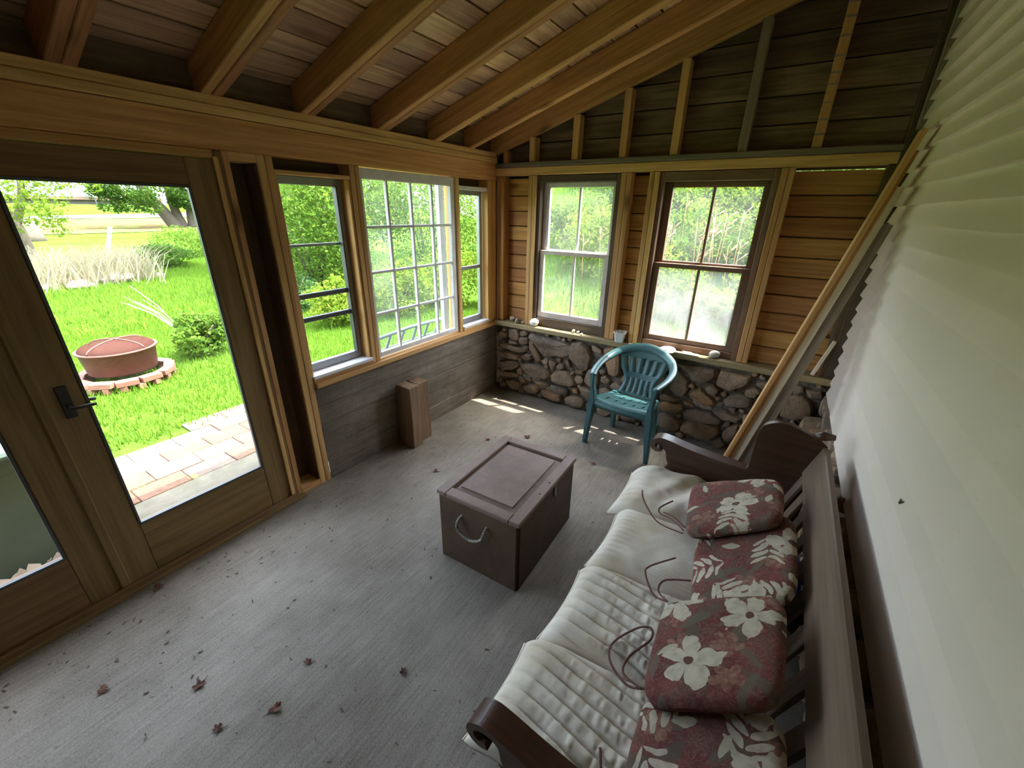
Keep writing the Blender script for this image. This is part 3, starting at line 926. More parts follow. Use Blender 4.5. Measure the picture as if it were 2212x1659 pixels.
abox('corner_post', W - 0.06, W + 0.004, -0.012, 0.085, 0.735, 3.02, 'frame_dark', wr)
abox('corner_strip', W - 0.036, W - 0.002, -0.075, -0.030, 2.18, 3.0, 'board_grey', wr)
# foundation stones, below the clapboards
ff = []
for rad, tries in ((0.13, 400), (0.10, 500), (0.075, 700), (0.055, 900), (0.038, 1200)):
    try_fill(ff, -2.95, -0.02, 0.0, 0.64, rad, tries)
ROT = Matrix.Rotation(-math.pi / 2, 4, 'Z')   # local -y (stone face) turned to -x
for i, poly in enumerate(ff):
    me, cu, cv = stone_mesh([(-p[0], p[1]) for p in poly][::-1], 0.045, 500 + i)
    obj('stone', me, 'field_stone', Matrix.Translation((W + 0.0, -cu, cv)) @ ROT, wr)
obj('mortar', rough_sheet(YN, 0.05, -0.02, 0.64, 260, 40, 0.02, 12, lambda u, v, h: (W + 0.015 - h, u, v)), 'mortar', parent=wr)
abox('wall_core', W + 0.03, W + 0.3, YN, 0.05, -0.2, 0.64, 'mortar', wr)
# squared blocks standing proud at the far corner
for (x0, x1, y0, y1, z0, z1) in ((2.66, 2.80, -0.26, -0.09, 0.33, 0.48), (2.69, 2.82, -0.52, -0.28, 0.36, 0.50), (2.70, 2.82, -0.95, -0.62, 0.30, 0.42), (2.64, 2.80, -0.30, -0.04, 0.10, 0.31)):
    cx, cy = (x0 + x1) / 2, (y0 + y1) / 2
    poly = [(-(y1 - y0) / 2, -(z1 - z0) / 2), ((y1 - y0) / 2, -(z1 - z0) / 2), ((y1 - y0) / 2, (z1 - z0) / 2), (-(y1 - y0) / 2, (z1 - z0) / 2)]
    me, cu, cv = stone_mesh(poly, (x1 - x0) * 0.75, int(z0 * 999))
    obj('stone', me, 'field_stone', Matrix.Translation((x1 - 0.03, cy, (z0 + z1) / 2)) @ ROT, wr)

# ------------------------------------------------------------------ near wall behind the photographer
wf = empty('wall_front', (1.39, YN, 0), kind='structure', label='plank end wall behind the photographer')
for k in range(25):
    z0 = k * 0.126
    x0 = max(-0.14, (z0 - 2.26) / SL)
    if x0 < W:
        abox('plank', x0, W + 0.03, YN - 0.025, YN, z0, z0 + 0.124, 'plank_grey', wf)

# ------------------------------------------------------------------ ceiling: rafters and roof boards
ce = empty('ceiling', (1.39, -2.6, 2.65), kind='structure', label='open rafters under weathered roof boards')
ang = math.atan(SL)
nrm = Vector((-math.sin(ang), 0, math.cos(ang)))
def rafter(y0, y1, mat, x0=-0.24, x1=2.80, drop=0.0, dep=0.135):
    yc = (y0 + y1) / 2
    o = nrm * (dep / 2)
    beam('rafter', Vector((x0, yc, zr(x0) - drop)) + o, Vector((x1, yc, zr(x1) - drop)) + o, y1 - y0, dep, mat, ce, nrm, 0.004)
rafter(0.0, 0.045, 'pine_rafter', drop=0.018, dep=0.153)
rafter(-0.362, -0.300, 'pine_rafter')
rafter(-0.777, -0.708, 'pine_rafter')
for y in (-1.285, -1.80, -2.268, -2.752, -3.25, -3.75, -4.25, -4.75, -5.2):
    rafter(y, y + 0.044, 'pine_rafter')
    rafter(y + 0.0455, y + 0.0885, 'pine_rafter', drop=random.uniform(0, 0.004))
d = -0.26
k = 0
while d < 3.02:
    w = random.choice((0.135, 0.15, 0.165, 0.15))
    a = Vector((d * math.cos(ang), 0, zr(0) + d * math.sin(ang))) + nrm * (0.135 + 0.011 + random.uniform(0, 0.003))
    b = a + Vector((math.cos(ang), 0, math.sin(ang))) * (w - 0.011)
    c = (a + b) / 2
    cut = random.uniform(-4.6, -0.6) if k % 2 else None
    segs = ((YN - 0.05, 0.18),) if cut is None else ((YN - 0.05, cut - 0.001), (cut + 0.001, 0.18))
    for (ya, yb) in segs:
        beam('roof_board', (c.x, ya, c.z), (c.x, yb, c.z), w - 0.011, 0.022, 'roof_wood', ce, nrm, 0.0)
    d += w
    k += 1
a = Vector((-0.25, 0, zr(-0.25))) + nrm * 0.175
b = Vector((2.95, 0, zr(2.95))) + nrm * 0.175
beam('roof_sun_block', (a.x, (YN + 0.1) / 2, a.z), (b.x, (YN + 0.1) / 2, b.z), abs(YN) + 0.28, 0.03, 'plate_grey', ce, nrm, 0.0)  # unseen sheet added above the roof boards to block sunlight leaks
# the house behind the clapboards, so daylight only comes through the porch's own openings
hb = mesh_from([(W + 0.3, YN - 1, -0.2), (W + 5, YN - 1, -0.2), (W + 5, 0.05, -0.2), (W + 0.3, 0.05, -0.2),
                (W + 0.3, YN - 1, 3.2), (W + 5, YN - 1, 3.2), (W + 5, 0.05, 3.2), (W + 0.3, 0.05, 3.2)],
               [(0, 1, 2, 3), (7, 6, 5, 4), (0, 4, 5, 1), (1, 5, 6, 2), (2, 6, 7, 3), (3, 7, 4, 0)])
obj('wall_house', hb, 'siding', kind='structure', label='body of the old house beyond the clapboard wall')

# ------------------------------------------------------------------ windows
def pane(p, y0, y1, z0, z1, x, mat, axis='x'):
    if axis == 'x':
        return abox('pane', x - 0.002, x + 0.002, y0, y1, z0, z1, mat, p, 0.0)
    return abox('pane', y0, y1, x - 0.002, x + 0.002, z0, z1, mat, p, 0.0)

# window 1: aluminium storm unit by the door
w1 = empty('window_1', (-0.07, -1.77, 0.74), kind='structure', label='narrow aluminium storm window beside the glass door')
abox('head_board', -0.125, -0.004, -2.0, -1.537, 1.905, 1.925, 'pine', w1)
abox('jamb_board', -0.125, -0.010, -1.552, -1.537, 0.765, 1.905, 'pine_header', w1)
abox('jamb_board', -0.125, -0.010, -2.0, -1.985, 0.765, 1.905, 'pine', w1)
abox('sill_board', -0.14, 0.012, -2.0, -1.537, 0.745, 0.766, 'sill_white', w1)
abox('sill_apron', -0.03, 0.006, -2.0, -1.537, 0.722, 0.745, 'pine', w1)
abox('head_gap', -0.13, -0.10, -2.0, -1.537, 1.925, 1.985, 'niche_dark', w1)
X1 = -0.10
fr = empty('storm_frame', (X1, -1.77, 0.78), parent=w1)
for y0, y1, z0, z1 in ((-1.985, -1.955, 0.766, 1.905), (-1.585, -1.552, 0.766, 1.905), (-1.955, -1.585, 1.862, 1.905), (-1.955, -1.585, 0.766, 0.815)):
    abox('frame_bar', X1 - 0.018, X1 + 0.018, y0, y1, z0, z1, 'alu', fr)
abox('frame_bar', X1 - 0.01, X1 + 0.03, -1.600, -1.588, 0.80, 1.87, 'alu_dark', fr)
us = empty('sash', (X1 - 0.01, -1.77, 1.5), parent=w1)
abox('sash_rail', X1 - 0.02, X1, -1.955, -1.585, 1.527, 1.543, 'alu', us)
pane(us, -1.955, -1.60, 1.535, 1.862, X1 - 0.012, 'glass')
ls = empty('sash', (X1, -1.77, 0.8), parent=w1)
abox('sash_rail', X1 - 0.012, X1 + 0.012, -1.955, -1.585, 1.225, 1.255, 'alu_dark', ls)
abox('sash_rail', X1 - 0.012, X1 + 0.016, -1.955, -1.555, 1.083, 1.112, 'alu_dark', ls)
pane(ls, -1.955, -1.60, 1.24, 1.53, X1 + 0.004, 'glass')
pane(ls, -1.955, -1.60, 0.815, 1.09, X1 + 0.004, 'glass')
# window 2: sixteen-light fixed sash
w2 = empty('window_2', (-0.03, -1.0, 0.73), kind='structure', label='white sixteen-light fixed sash in the middle')
X2 = -0.035
s2 = empty('sash', (X2, -1.0, 0.73), parent=w2)
for y0, y1, z0, z1 in ((-1.466, -1.440, 0.735, 1.978), (-0.602, -0.555, 0.735, 1.978), (-1.440, -0.602, 1.915, 1.978), (-1.440, -0.602, 0.735, 0.772)):
    abox('sash_bar', X2 - 0.018, X2 + 0.018, y0, y1, z0, z1, 'white_paint', s2)
YC = [-1.440, -1.240, -1.022, -0.808, -0.602]
ZC = [0.772, 1.050, 1.337, 1.630, 1.915]
for y in YC[1:-1]:
    abox('muntin', X2 - 0.015, X2 + 0.015, y - 0.009, y + 0.009, 0.772, 1.915, 'white_paint', s2, 0.004)
for z in ZC[1:-1]:
    abox('muntin', X2 - 0.014, X2 + 0.014, -1.440, -0.602, z - 0.009, z + 0.009, 'white_paint', s2, 0.004)
for a in range(4):
    for b in range(4):
        pane(s2, YC[a] + 0.006, YC[a + 1] - 0.006, ZC[b] + 0.006, ZC[b + 1] - 0.006, X2, 'glass_hazy' if (a == 0 and b in (1, 2)) else 'glass_dusty')
abox('outer_stop', -0.13, -0.09, -0.66, -0.60, 0.74, 1.97, 'sill_white', w2)
# window 3: storm unit in the corner
w3 = empty('window_3', (-0.07, -0.31, 0.74), kind='structure', label='narrow aluminium storm window beside the corner post')
X3 = -0.075
abox('head_board', -0.125, -0.004, -0.512, -0.126, 1.895, 1.925, 'white_paint', w3)
abox('head_gap', -0.13, -0.10, -0.512, -0.126, 1.925, 1.985, 'niche_dark', w3)
abox('sill_board', -0.14, 0.014, -0.512, -0.126, 0.745, 0.766, 'sill_white', w3)
abox('sill_apron', -0.03, 0.006, -0.512, -0.126, 0.722, 0.745, 'pine', w3)
f3 = empty('storm_frame', (X3, -0.31, 0.78), parent=w3)
for y0, y1, z0, z1 in ((-0.512, -0.480, 0.766, 1.895), (-0.175, -0.140, 0.766, 1.895), (-0.480, -0.175, 1.86, 1.895), (-0.480, -0.175, 0.766, 0.815)):
    abox('frame_bar', X3 - 0.018, X3 + 0.018, y0, y1, z0, z1, 'alu', f3)
s3 = empty('sash', (X3, -0.31, 0.8), parent=w3)
abox('sash_rail', X3 - 0.012, X3 + 0.012, -0.480, -0.175, 1.250, 1.278, 'alu', s3)
pane(s3, -0.480, -0.178, 1.265, 1.865, X3 - 0.008, 'glass')
pane(s3, -0.480, -0.178, 0.81, 1.262, X3 + 0.004, 'glass')

# windows 4 and 5: old double-hung sashes in the stone wall's sheathing
def double_hung(name, label, x0, x1, sx0, sx1, gu, gl, zu, zl, mun, frame, sash_u, sash_l, g_u, g_l, apron):
    w = empty(name, ((x0 + x1) / 2, 0.06, 0.74), kind='structure', label=label)
    for a, b in ((x0, sx0), (sx1, x1)):
        abox('jamb_board', a, b, 0.02, 0.125, 0.736, 2.02, frame, w)
    abox('head_board', sx0, sx1, 0.02, 0.125, zu[1] + 0.037, 2.02, frame, w)
    abox('sill_board', sx0, sx1, 0.03, 0.135, 0.736, apron, frame, w)
    for tag_, (g0, g1), (z0, z1), y, mt, gm in (('u', gu, zu, 0.100, sash_u, g_u), ('l', gl, zl, 0.064, sash_l, g_l)):
        s = empty('sash', ((sx0 + sx1) / 2, y, z0), parent=w)
        top = z1 + (0.037 if tag_ == 'u' else 0.034)
        bot = z0 - (0.030 if tag_ == 'u' else z0 - apron)
        abox('sash_bar', sx0 + 0.001, g0, y - 0.017, y + 0.017, bot, top, mt, s)
        abox('sash_bar', g1, sx1 - 0.001, y - 0.017, y + 0.017, bot, top, mt, s)
        abox('sash_bar', g0, g1, y - 0.017, y + 0.017, z1, top, mt, s)
        abox('sash_bar', g0, g1, y - 0.017, y + 0.017, bot, z0, mt, s)
        abox('muntin', mun - 0.009, mun + 0.009, y - 0.014, y + 0.014, z0, z1, mt, s, 0.004)
        pane(s, g0, mun - 0.006, z0, z1, y, gm, 'y')
        pane(s, mun + 0.006, g1, z0, z1, y, gm, 'y')
    return w
double_hung('window_4', 'white two-over-two double-hung window beside the corner', 0.416, 1.147, 0.446, 1.105, (0.507, 1.066), (0.490, 1.058), (1.432, 1.930), (0.872, 1.390),
            0.785, 'frame_dark', 'white_paint', 'mauve_paint', 'glass_dusty', 'glass_dusty', 0.818)
double_hung('window_5', 'brown peeling two-over-two double-hung window over the green chair', 1.431, 2.179, 1.462, 2.140, (1.518, 2.098), (1.510, 2.085), (1.412, 1.920), (0.828, 1.362),
            1.800, 'frame_brown', 'frame_brown', 'frame_brown', 'glass_dusty', 'glass_milky', 0.786)
abox('outer_sill', 0.38, 1.20, 0.115, 0.19, 0.70, 0.80, 'white_paint', bpy.data.objects['window_4'])
abox('outer_sill', 1.40, 2.22, 0.115, 0.19, 0.70, 0.775, 'white_paint', bpy.data.objects['window_5'])

# ------------------------------------------------------------------ doors
def glass_door(name, label, y0, y1, handle_side):
    d = empty(name, (-0.03, (y0 + y1) / 2, 0.02), kind='structure', label=label)
    ga, gb = y0 + 0.125, y1 - 0.125
    xa, xb = -0.052, -0.006
    abox('stile', xa, xb, y0 + 0.002, ga, 0.022, 1.944, 'door_wood', d, 0.004)
    abox('stile', xa, xb, gb, y1 - 0.002, 0.022, 1.944, 'door_wood', d, 0.004)
    abox('rail', xa, xb, ga, gb, 1.829, 1.944, 'door_wood', d, 0.004)
    abox('rail', xa, xb, ga, gb, 0.022, 0.320, 'door_wood', d, 0.004)
    for a, b, c, e in ((ga, ga + 0.010, 0.320, 1.829), (gb - 0.010, gb, 0.320, 1.829)):
        abox('glazing_bead', -0.022, -0.004, a, b, c, e, 'alu_dark', d, 0.0)
    for c, e in ((0.320, 0.331), (1.818, 1.829)):
        abox('glazing_bead', -0.022, -0.004, ga, gb, c, e, 'alu_dark', d, 0.0)
    pane(d, ga, gb, 0.322, 1.827, -0.030, 'glass')
    return d
d1 = glass_door('door_1', 'brown wooden door with one full-height pane', -3.116, -2.276, 0)
d2 = glass_door('door_2', 'second brown glass door cut by the picture edge', -3.958, -3.118, 1)
hp = abox('handle_plate', -0.006, 0.004, -3.066, -3.030, 0.93, 1.07, 'black_metal', d1)
o = obj('lever', tube(smooth_path([(0.0, -3.048, 0.985), (0.040, -3.048, 0.985), (0.055, -3.035, 0.985), (0.056, -2.975, 0.982)], 4), 0.007, 8), 'black_metal', parent=hp)
o = obj('lever', tube(smooth_path([(-0.05, -3.048, 0.965), (-0.095, -3.048, 0.965), (-0.105, -3.03, 0.965), (-0.108, -2.945, 0.950)], 4), 0.008, 8), 'black_metal', parent=hp)
abox('astragal', -0.065, 0.004, -3.137, -3.097, 0.022, 1.944, 'door_wood', d1, 0.006)
tr = empty('trim_1', (0, -3.1, 0), kind='structure', label='wooden jambs, head and threshold around the glass doors')
abox('jamb', -0.10, -0.001, -2.274, -2.243, 0.0, 1.983, 'door_wood', tr, 0.004)
abox('stop', -0.004, 0.008, -2.285, -2.262, 0.03, 1.955, 'pine', tr, 0.003)
abox('jamb', -0.10, -0.001, -3.978, -3.960, 0.0, 1.983, 'door_wood', tr, 0.004)
abox('head', -0.10, -0.002, -3.958, -2.276, 1.947, 1.984, 'pine_rafter', tr, 0.004)
abox('threshold', -0.16, 0.035, -3.99, -2.20, -0.10, 0.020, 'door_wood', tr, 0.006)
abox('shoe', 0.0, 0.022, -3.99, -2.24, 0.0, 0.045, 'door_wood', tr, 0.006)

# ================================================================== FURNITURE
# ------------------------------------------------------------------ wooden bench along the house wall
bench = empty('wooden_bench', (2.30, -2.02, 0), label='dark wooden settle with slatted back and scrolled arms against the cream wall', cat='bench')
def extrude_xz(outline, y0, y1):
    n = len(outline)
    V = [(x, y0, z) for x, z in outline] + [(x, y1, z) for x, z in outline]
    F = [tuple(range(n)), tuple(range(2 * n - 1, n - 1, -1))]
    F += [(i, i + n, (i + 1) % n + n, (i + 1) % n) for i in range(n)]
    me = bpy.data.meshes.new('panel')
    bm = bmesh.new()
    vs_ = [bm.verts.new(v) for v in V]
    for f in F:
        bm.faces.new([vs_[k] for k in f])
    bmesh.ops.recalc_face_normals(bm, faces=bm.faces)
    bmesh.ops.triangulate(bm, faces=[f for f in bm.faces if len(f.verts) > 4])
    bm.to_mesh(me)
    bm.free()
    return me
def sm2(pts, n=5):
    return [(p.x, p.z) for p in smooth_path([(x, 0, z) for x, z in pts], n)]
end_outline = ([(1.985, 0.0), (2.055, 0.0)] + [(2.075, 0.10), (2.16, 0.155), (2.42, 0.155), (2.52, 0.10), (2.55, 0.0), (2.63, 0.0)] +
               [(2.655, 0.40)] + sm2([(2.672, 0.80), (2.640, 0.825), (2.600, 0.836), (2.540, 0.857), (2.478, 0.862), (2.425, 0.838), (2.405, 0.79), (2.402, 0.70), (2.400, 0.590)], 5) +
               sm2([(2.385, 0.566), (2.25, 0.575), (2.10, 0.592), (2.00, 0.600), (1.965, 0.596), (1.968, 0.565), (2.005, 0.545), (2.016, 0.50), (2.030, 0.462), (2.008, 0.42), (1.995, 0.30)], 4))
for y0 in (-1.245, -2.865):
    obj('end_panel', extrude_xz(end_outline, y0, y0 + 0.030), 'bench_wood', parent=bench)
    # arm rest: broad cap that rolls over into a scroll at the front
    arm = sm2([(2.396, 0.572), (2.25, 0.580), (2.12, 0.594), (2.02, 0.612), (1.975, 0.614), (1.942, 0.594), (1.938, 0.565), (1.960, 0.548), (1.985, 0.556)], 6)
    th = 0.022
    up_, dn = [], []
    for i, (x, z) in enumerate(arm):
        a, b = arm[max(i - 1, 0)], arm[min(i + 1, len(arm) - 1)]
        tx, tz = b[0] - a[0], b[1] - a[1]
        L = math.hypot(tx, tz)
        nx, nz2 = tz / L, -tx / L
        up_.append((x + nx * th * 0.5, z + nz2 * th * 0.5))
        dn.append((x - nx * th * 0.5, z - nz2 * th * 0.5))
    yc = y0 + 0.015
    n = len(arm)
    V, F = [], []
    for (y, s) in ((yc - 0.034, 0), (yc + 0.034, 0)):
        V += [(x, y, z) for x, z in up_] + [(x, y, z) for x, z in dn]
    for i in range(n - 1):
        F += [(i, i + 1, 2 * n + i + 1, 2 * n + i), (n + i, 3 * n + i, 3 * n + i + 1, n + i + 1),
              (i, n + i, n + i + 1, i + 1), (2 * n + i, 2 * n + i + 1, 3 * n + i + 1, 3 * n + i)]
    F += [(0, 2 * n, 3 * n, n), (n - 1, 2 * n - 1, 4 * n - 1, 3 * n - 1)]
    ob = obj('arm_rest', mesh_from(V, F, False), 'bench_wood', parent=bench)
    # rounded cap where the wing meets the back post
    obj('post_knob', tube([(2.615, yc, 0.828), (2.650, yc, 0.842), (2.69, yc, 0.846)], [0.016, 0.022, 0.012], 10), 'bench_wood', parent=bench)
YA, YB = -2.835, -1.245
def bx(z):
    return 2.672 - (0.79 - z) * 0.30
beam('top_rail', (bx(0.715), YA, 0.715), (bx(0.715), YB, 0.715), 0.030, 0.165, 'bench_back', bench, (0.30, 0, 1), 0.006)
beam('bottom_rail', (bx(0.43), YA, 0.43), (bx(0.43), YB, 0.43), 0.030, 0.07, 'bench_back', bench, (0.30, 0, 1), 0.004)
y = -1.285
while y > YA + 0.03:
    beam('back_slat', (bx(0.46), y, 0.46), (bx(0.64), y, 0.64), 0.070, 0.016, 'bench_back', bench, (-1, 0, 0.3), 0.003)
    y -= 0.1495
abox('seat_board', 1.985, 2.26, YA, YB, 0.385, 0.408, 'bench_wood', bench, 0.005)
abox('seat_board', 2.265, 2.555, YA, YB, 0.385, 0.408, 'bench_wood', bench, 0.005)
abox('front_rail', 2.005, 2.030, YA, YB, 0.30, 0.385, 'bench_wood', bench, 0.004)
abox('rear_rail', 2.58, 2.605, YA, YB, 0.30, 0.385, 'bench_wood', bench, 0.004)

# ------------------------------------------------------------------ white seat pads
def seat_pad(idx, yc, width, x_front, x_back, quilt, label, skew=0.0, seed=0, lift=0.0):
    nu, nv = 140, 110                   # u: depth front->back, v: across
    nz1, nz2 = vnoise(seed), vnoise(seed + 50)
    u = np.linspace(-1, 1, nu)[:, None]
    v = np.linspace(-1, 1, nv)[None, :]
    # rounded rectangle plan with slightly bulging sides
    X = (x_front + x_back) / 2 + u * (x_back - x_front) / 2 + 0 * v
    edge = 1 - 0.05 * np.clip((np.abs(u) - 0.82) / 0.18, 0, 1) ** 2
    Y = yc + v * width / 2 * edge + 0 * u + skew * (u - 0.2)
    X = X + 0.018 * (v ** 2 - 0.5) * np.clip(-u, 0, 1) * -1
    dome = (1 - np.abs(u) ** 9) ** 0.55 * (1 - np.abs(v) ** 6) ** 0.55
    top = 0.070 * dome
    sc = 14.0
    wr = nz1(X * sc, Y * sc, 1.0)
    wr2 = nz2(X * 34, Y * 20, 1.0)
    if quilt == 'wide':
        ph = (Y + 0.10 * X + 0.10 * (X - x_front) ** 2 + 0.008 * nz1(X * 5, Y * 5, 1.0)) / 0.046
        dist = np.abs(ph - np.round(ph)) * 0.046
        q = 1 - np.exp(-(dist / 0.0045) ** 2)
        puff = np.sqrt(np.clip(dist / 0.023, 0, 1))
        cr = nz2(X * 40, Y * 9, 1.0)
        back = np.clip(u + 0.6, 0, 1)
        top = top * (0.86 + 0.06 * q + 0.10 * puff) - 0.006 * (1 - q) * dome + (0.005 + 0.009 * back) * wr * dome + (0.003 + 0.010 * back) * np.abs(cr) * dome * q + 0.004 * back * nz1(X * 60, Y * 45, 1.0) * dome * q
    elif quilt == 'cord':
        ph = (Y + 0.006 * nz1(X * 6, Y * 6, 1.0)) / 0.013
        top = top + 0.0016 * np.sin(2 * np.pi * ph) * np.clip(u + 0.55, 0, 1) * dome + 0.006 * wr * dome
        ph2 = Y / 0.03
        top = top + 0.006 * np.sin(2 * np.pi * ph2) * np.clip(-u - 0.55, 0, 1) * dome
    else:
        fold = np.sin((Y * 10 - X * 16) * 2.2 + 1.4 * wr)
        top = top + 0.013 * fold * np.clip(u + 0.7, 0, 1) * dome + 0.008 * wr * dome
        top = top + 0.004 * np.sin(2 * np.pi * Y / 0.045) * np.clip(-u - 0.3, 0, 1) * dome
    hang = np.clip((1.985 - X) / 0.12, 0, 1)
    base = 0.409 + lift - 0.045 * hang ** 1.5 + 0 * v
    Zt = base + np.maximum(top, 0.0) + 0.012
    Zb = base + 0.0 * top - 0.0 + 0.003 * (1 - dome)
    V = np.concatenate([np.stack([X + 0 * Zt, Y + 0 * Zt, Zt], -1).reshape(-1, 3), np.stack([X + 0 * Zb, Y + 0 * Zb, Zb], -1).reshape(-1, 3)])
    g = np.arange(nu * nv).reshape(nu, nv)
    q1 = np.stack([g[:-1, :-1], g[1:, :-1], g[1:, 1:], g[:-1, 1:]], -1).reshape(-1, 4)
    q2 = q1[:, ::-1] + nu * nv
    rim = np.concatenate([g[0, :], g[1:, -1], g[-1, ::-1][1:], g[::-1, 0][1:-1]])
    r2 = np.roll(rim, -1)
    q3 = np.stack([rim, r2, r2 + nu * nv, rim + nu * nv], -1)
    c = np.array([(x_front + x_back) / 2, yc, 0.41])
    me = fast_mesh(V - c, np.concatenate([q1, q2, q3]), True)
    o = obj('seat_pad', me, 'fabric_white', Matrix.Translation(c), label=label, cat='cushion', group='white seat pads on the bench')
    # piping along the front edge
    pts = [tuple(V[k] + np.array([-0.002, 0, -0.004])) for k in rim if V[k][0] < x_front + 0.02 or abs(V[k][1] - (yc - width / 2)) < 0.02]
    line = [tuple(V[g[0, k]] + np.array([-0.003, 0, -0.003])) for k in range(0, nv, 2)]
    obj('piping', tube(line, 0.0045, 6), 'fabric_white', parent=o)
    return o
seat_pad(0, -1.475, 0.43, 1.872, 2.50, 'fold', 'white seat pad with slanting folds, farthest along the bench', 0.02, 21)
seat_pad(1, -1.895, 0.40, 1.925, 2.52, 'cord', 'white corded seat pad, second from the far arm', 0.01, 32)
seat_pad(2, -2.282, 0.375, 1.915, 2.50, 'wide', 'cream crinkled quilted seat pad, second from the near arm', 0.015, 43)
seat_pad(3, -2.645, 0.355, 1.882, 2.50, 'wide', 'cream quilted seat pad tucked against the near arm', 0.02, 54)

# ------------------------------------------------------------------ floral cushions
def floral_cushion(corners, thick, label, ties, seed):
    """corners: front far, front near, rear near, rear far (world, centre plane)"""
    A, B, C, D = [np.array(c) for c in corners]
    nu, nv = 56, 56
    u = np.linspace(0, 1, nu)[:, None, None]
    v = np.linspace(0, 1, nv)[None, :, None]
    P = (1 - u) * ((1 - v) * A + v * B) + u * ((1 - v) * D + v * C)
    cu, cv = 2 * u[..., 0] - 1, 2 * v[..., 0] - 1
    # round the corners: pull the grid corners inwards
    rr = np.clip((np.abs(cu) ** 5 * np.abs(cv) ** 5), 0, 1)[..., None]
    cen = (A + B + C + D) / 4
    P = P + (cen - P) * 0.16 * rr
    n = np.cross(B - A, D - A)
    n = n / np.linalg.norm(n)
    if n[2] < 0:
        n = -n
    nz = vnoise(seed)
    dome = ((1 - np.abs(cu) ** 8) * (1 - np.abs(cv) ** 8)) ** 0.45
    sag = -0.010 * (1 - cu ** 2) * (1 - cv ** 2)
    wob = 0.006 * nz(cu, cv, 2.2)
    top = P + n * ((thick / 2) * dome + wob + 0.02 * sag)[..., None]
    bot = P - n * ((thick / 2) * dome - wob * 0.6)[..., None]
    V = np.concatenate([top.reshape(-1, 3), bot.reshape(-1, 3)])
    g = np.arange(nu * nv).reshape(nu, nv)
    q1 = np.stack([g[:-1, :-1], g[:-1, 1:], g[1:, 1:], g[1:, :-1]], -1).reshape(-1, 4)
    if np.cross(B - A, D - A)[2] < 0:
        q1 = q1[:, ::-1]
    q2 = q1[:, ::-1] + nu * nv
    # local frame: x along depth, y across, z normal
    ex = (D - A) / np.linalg.norm(D - A)
    ey = np.cross(n, ex)
    M = Matrix(((ex[0], ey[0], n[0], cen[0]), (ex[1], ey[1], n[1], cen[1]), (ex[2], ey[2], n[2], cen[2]), (0, 0, 0, 1)))
    Lm = np.stack([ex, ey, n], 0)
    VL = (V - cen) @ Lm.T
    me = fast_mesh(VL, np.concatenate([q1, q2]), True)
    bm = bmesh.new()
    bm.from_mesh(me)
    bmesh.ops.remove_doubles(bm, verts=bm.verts, dist=0.0005)
    bmesh.ops.recalc_face_normals(bm, faces=bm.faces)
    bm.to_mesh(me)
    bm.free()
    o = obj('floral_cushion', me, 'floral', M, label=label, cat='cushion', group='floral cushions along the bench back')
    for path in ties:
        obj('tie', tube(smooth_path(path, 6), 0.0038, 6, flat=0.5), 'tie_brown', parent=o)
    return o
floral_cushion([(2.19, -1.475, 0.535), (2.232, -1.885, 0.545), (2.535, -1.84, 0.735), (2.53, -1.50, 0.715)], 0.060,
               'maroon floral cushion with a cream flower, tucked below the far wing',
               [[(2.225, -1.84, 0.535), (2.12, -1.80, 0.510), (2.05, -1.72, 0.503), (2.01, -1.66, 0.508), (1.995, -1.62, 0.515)],
                [(2.225, -1.82, 0.535), (2.16, -1.75, 0.515), (2.11, -1.735, 0.510), (2.10, -1.70, 0.515), (2.14, -1.64, 0.53)],
                [(2.225, -1.80, 0.535), (2.17, -1.74, 0.52), (2.12, -1.715, 0.508)]], 61)
floral_cushion([(2.275, -1.80, 0.505), (2.325, -2.215, 0.510), (2.590, -2.14, 0.695), (2.580, -1.68, 0.690)], 0.058,
               'maroon floral cushion, second from the far wing', 
               [], 62)
floral_cushion([(2.245, -2.235, 0.545), (2.268, -2.600, 0.560), (2.552, -2.535, 0.735), (2.555, -2.165, 0.720)], 0.062,
               'maroon floral cushion lying over its neighbours, second from the near arm',
               [[(2.25, -2.21, 0.54), (2.20, -2.18, 0.51), (2.15, -2.10, 0.505), (2.155, -2.06, 0.51), (2.23, -1.99, 0.535)],
                [(2.25, -2.21, 0.54), (2.21, -2.15, 0.505), (2.22, -2.10, 0.515), (2.30, -2.07, 0.535)],
                [(2.27, -2.53, 0.545), (2.22, -2.53, 0.515), (2.155, -2.48, 0.495), (2.14, -2.42, 0.495), (2.19, -2.35, 0.52), (2.23, -2.33, 0.53), (2.24, -2.37, 0.53), (2.20, -2.44, 0.51), (2.20, -2.50, 0.51), (2.26, -2.535, 0.54)]], 63)
floral_cushion([(2.270, -2.52, 0.500), (2.285, -2.83, 0.500), (2.580, -2.83, 0.640), (2.580, -2.47, 0.640)], 0.055,
               'maroon floral cushion at the near arm, partly under the next one',
               [[(2.28, -2.78, 0.50), (2.24, -2.76, 0.495), (2.21, -2.70, 0.492)]], 64)

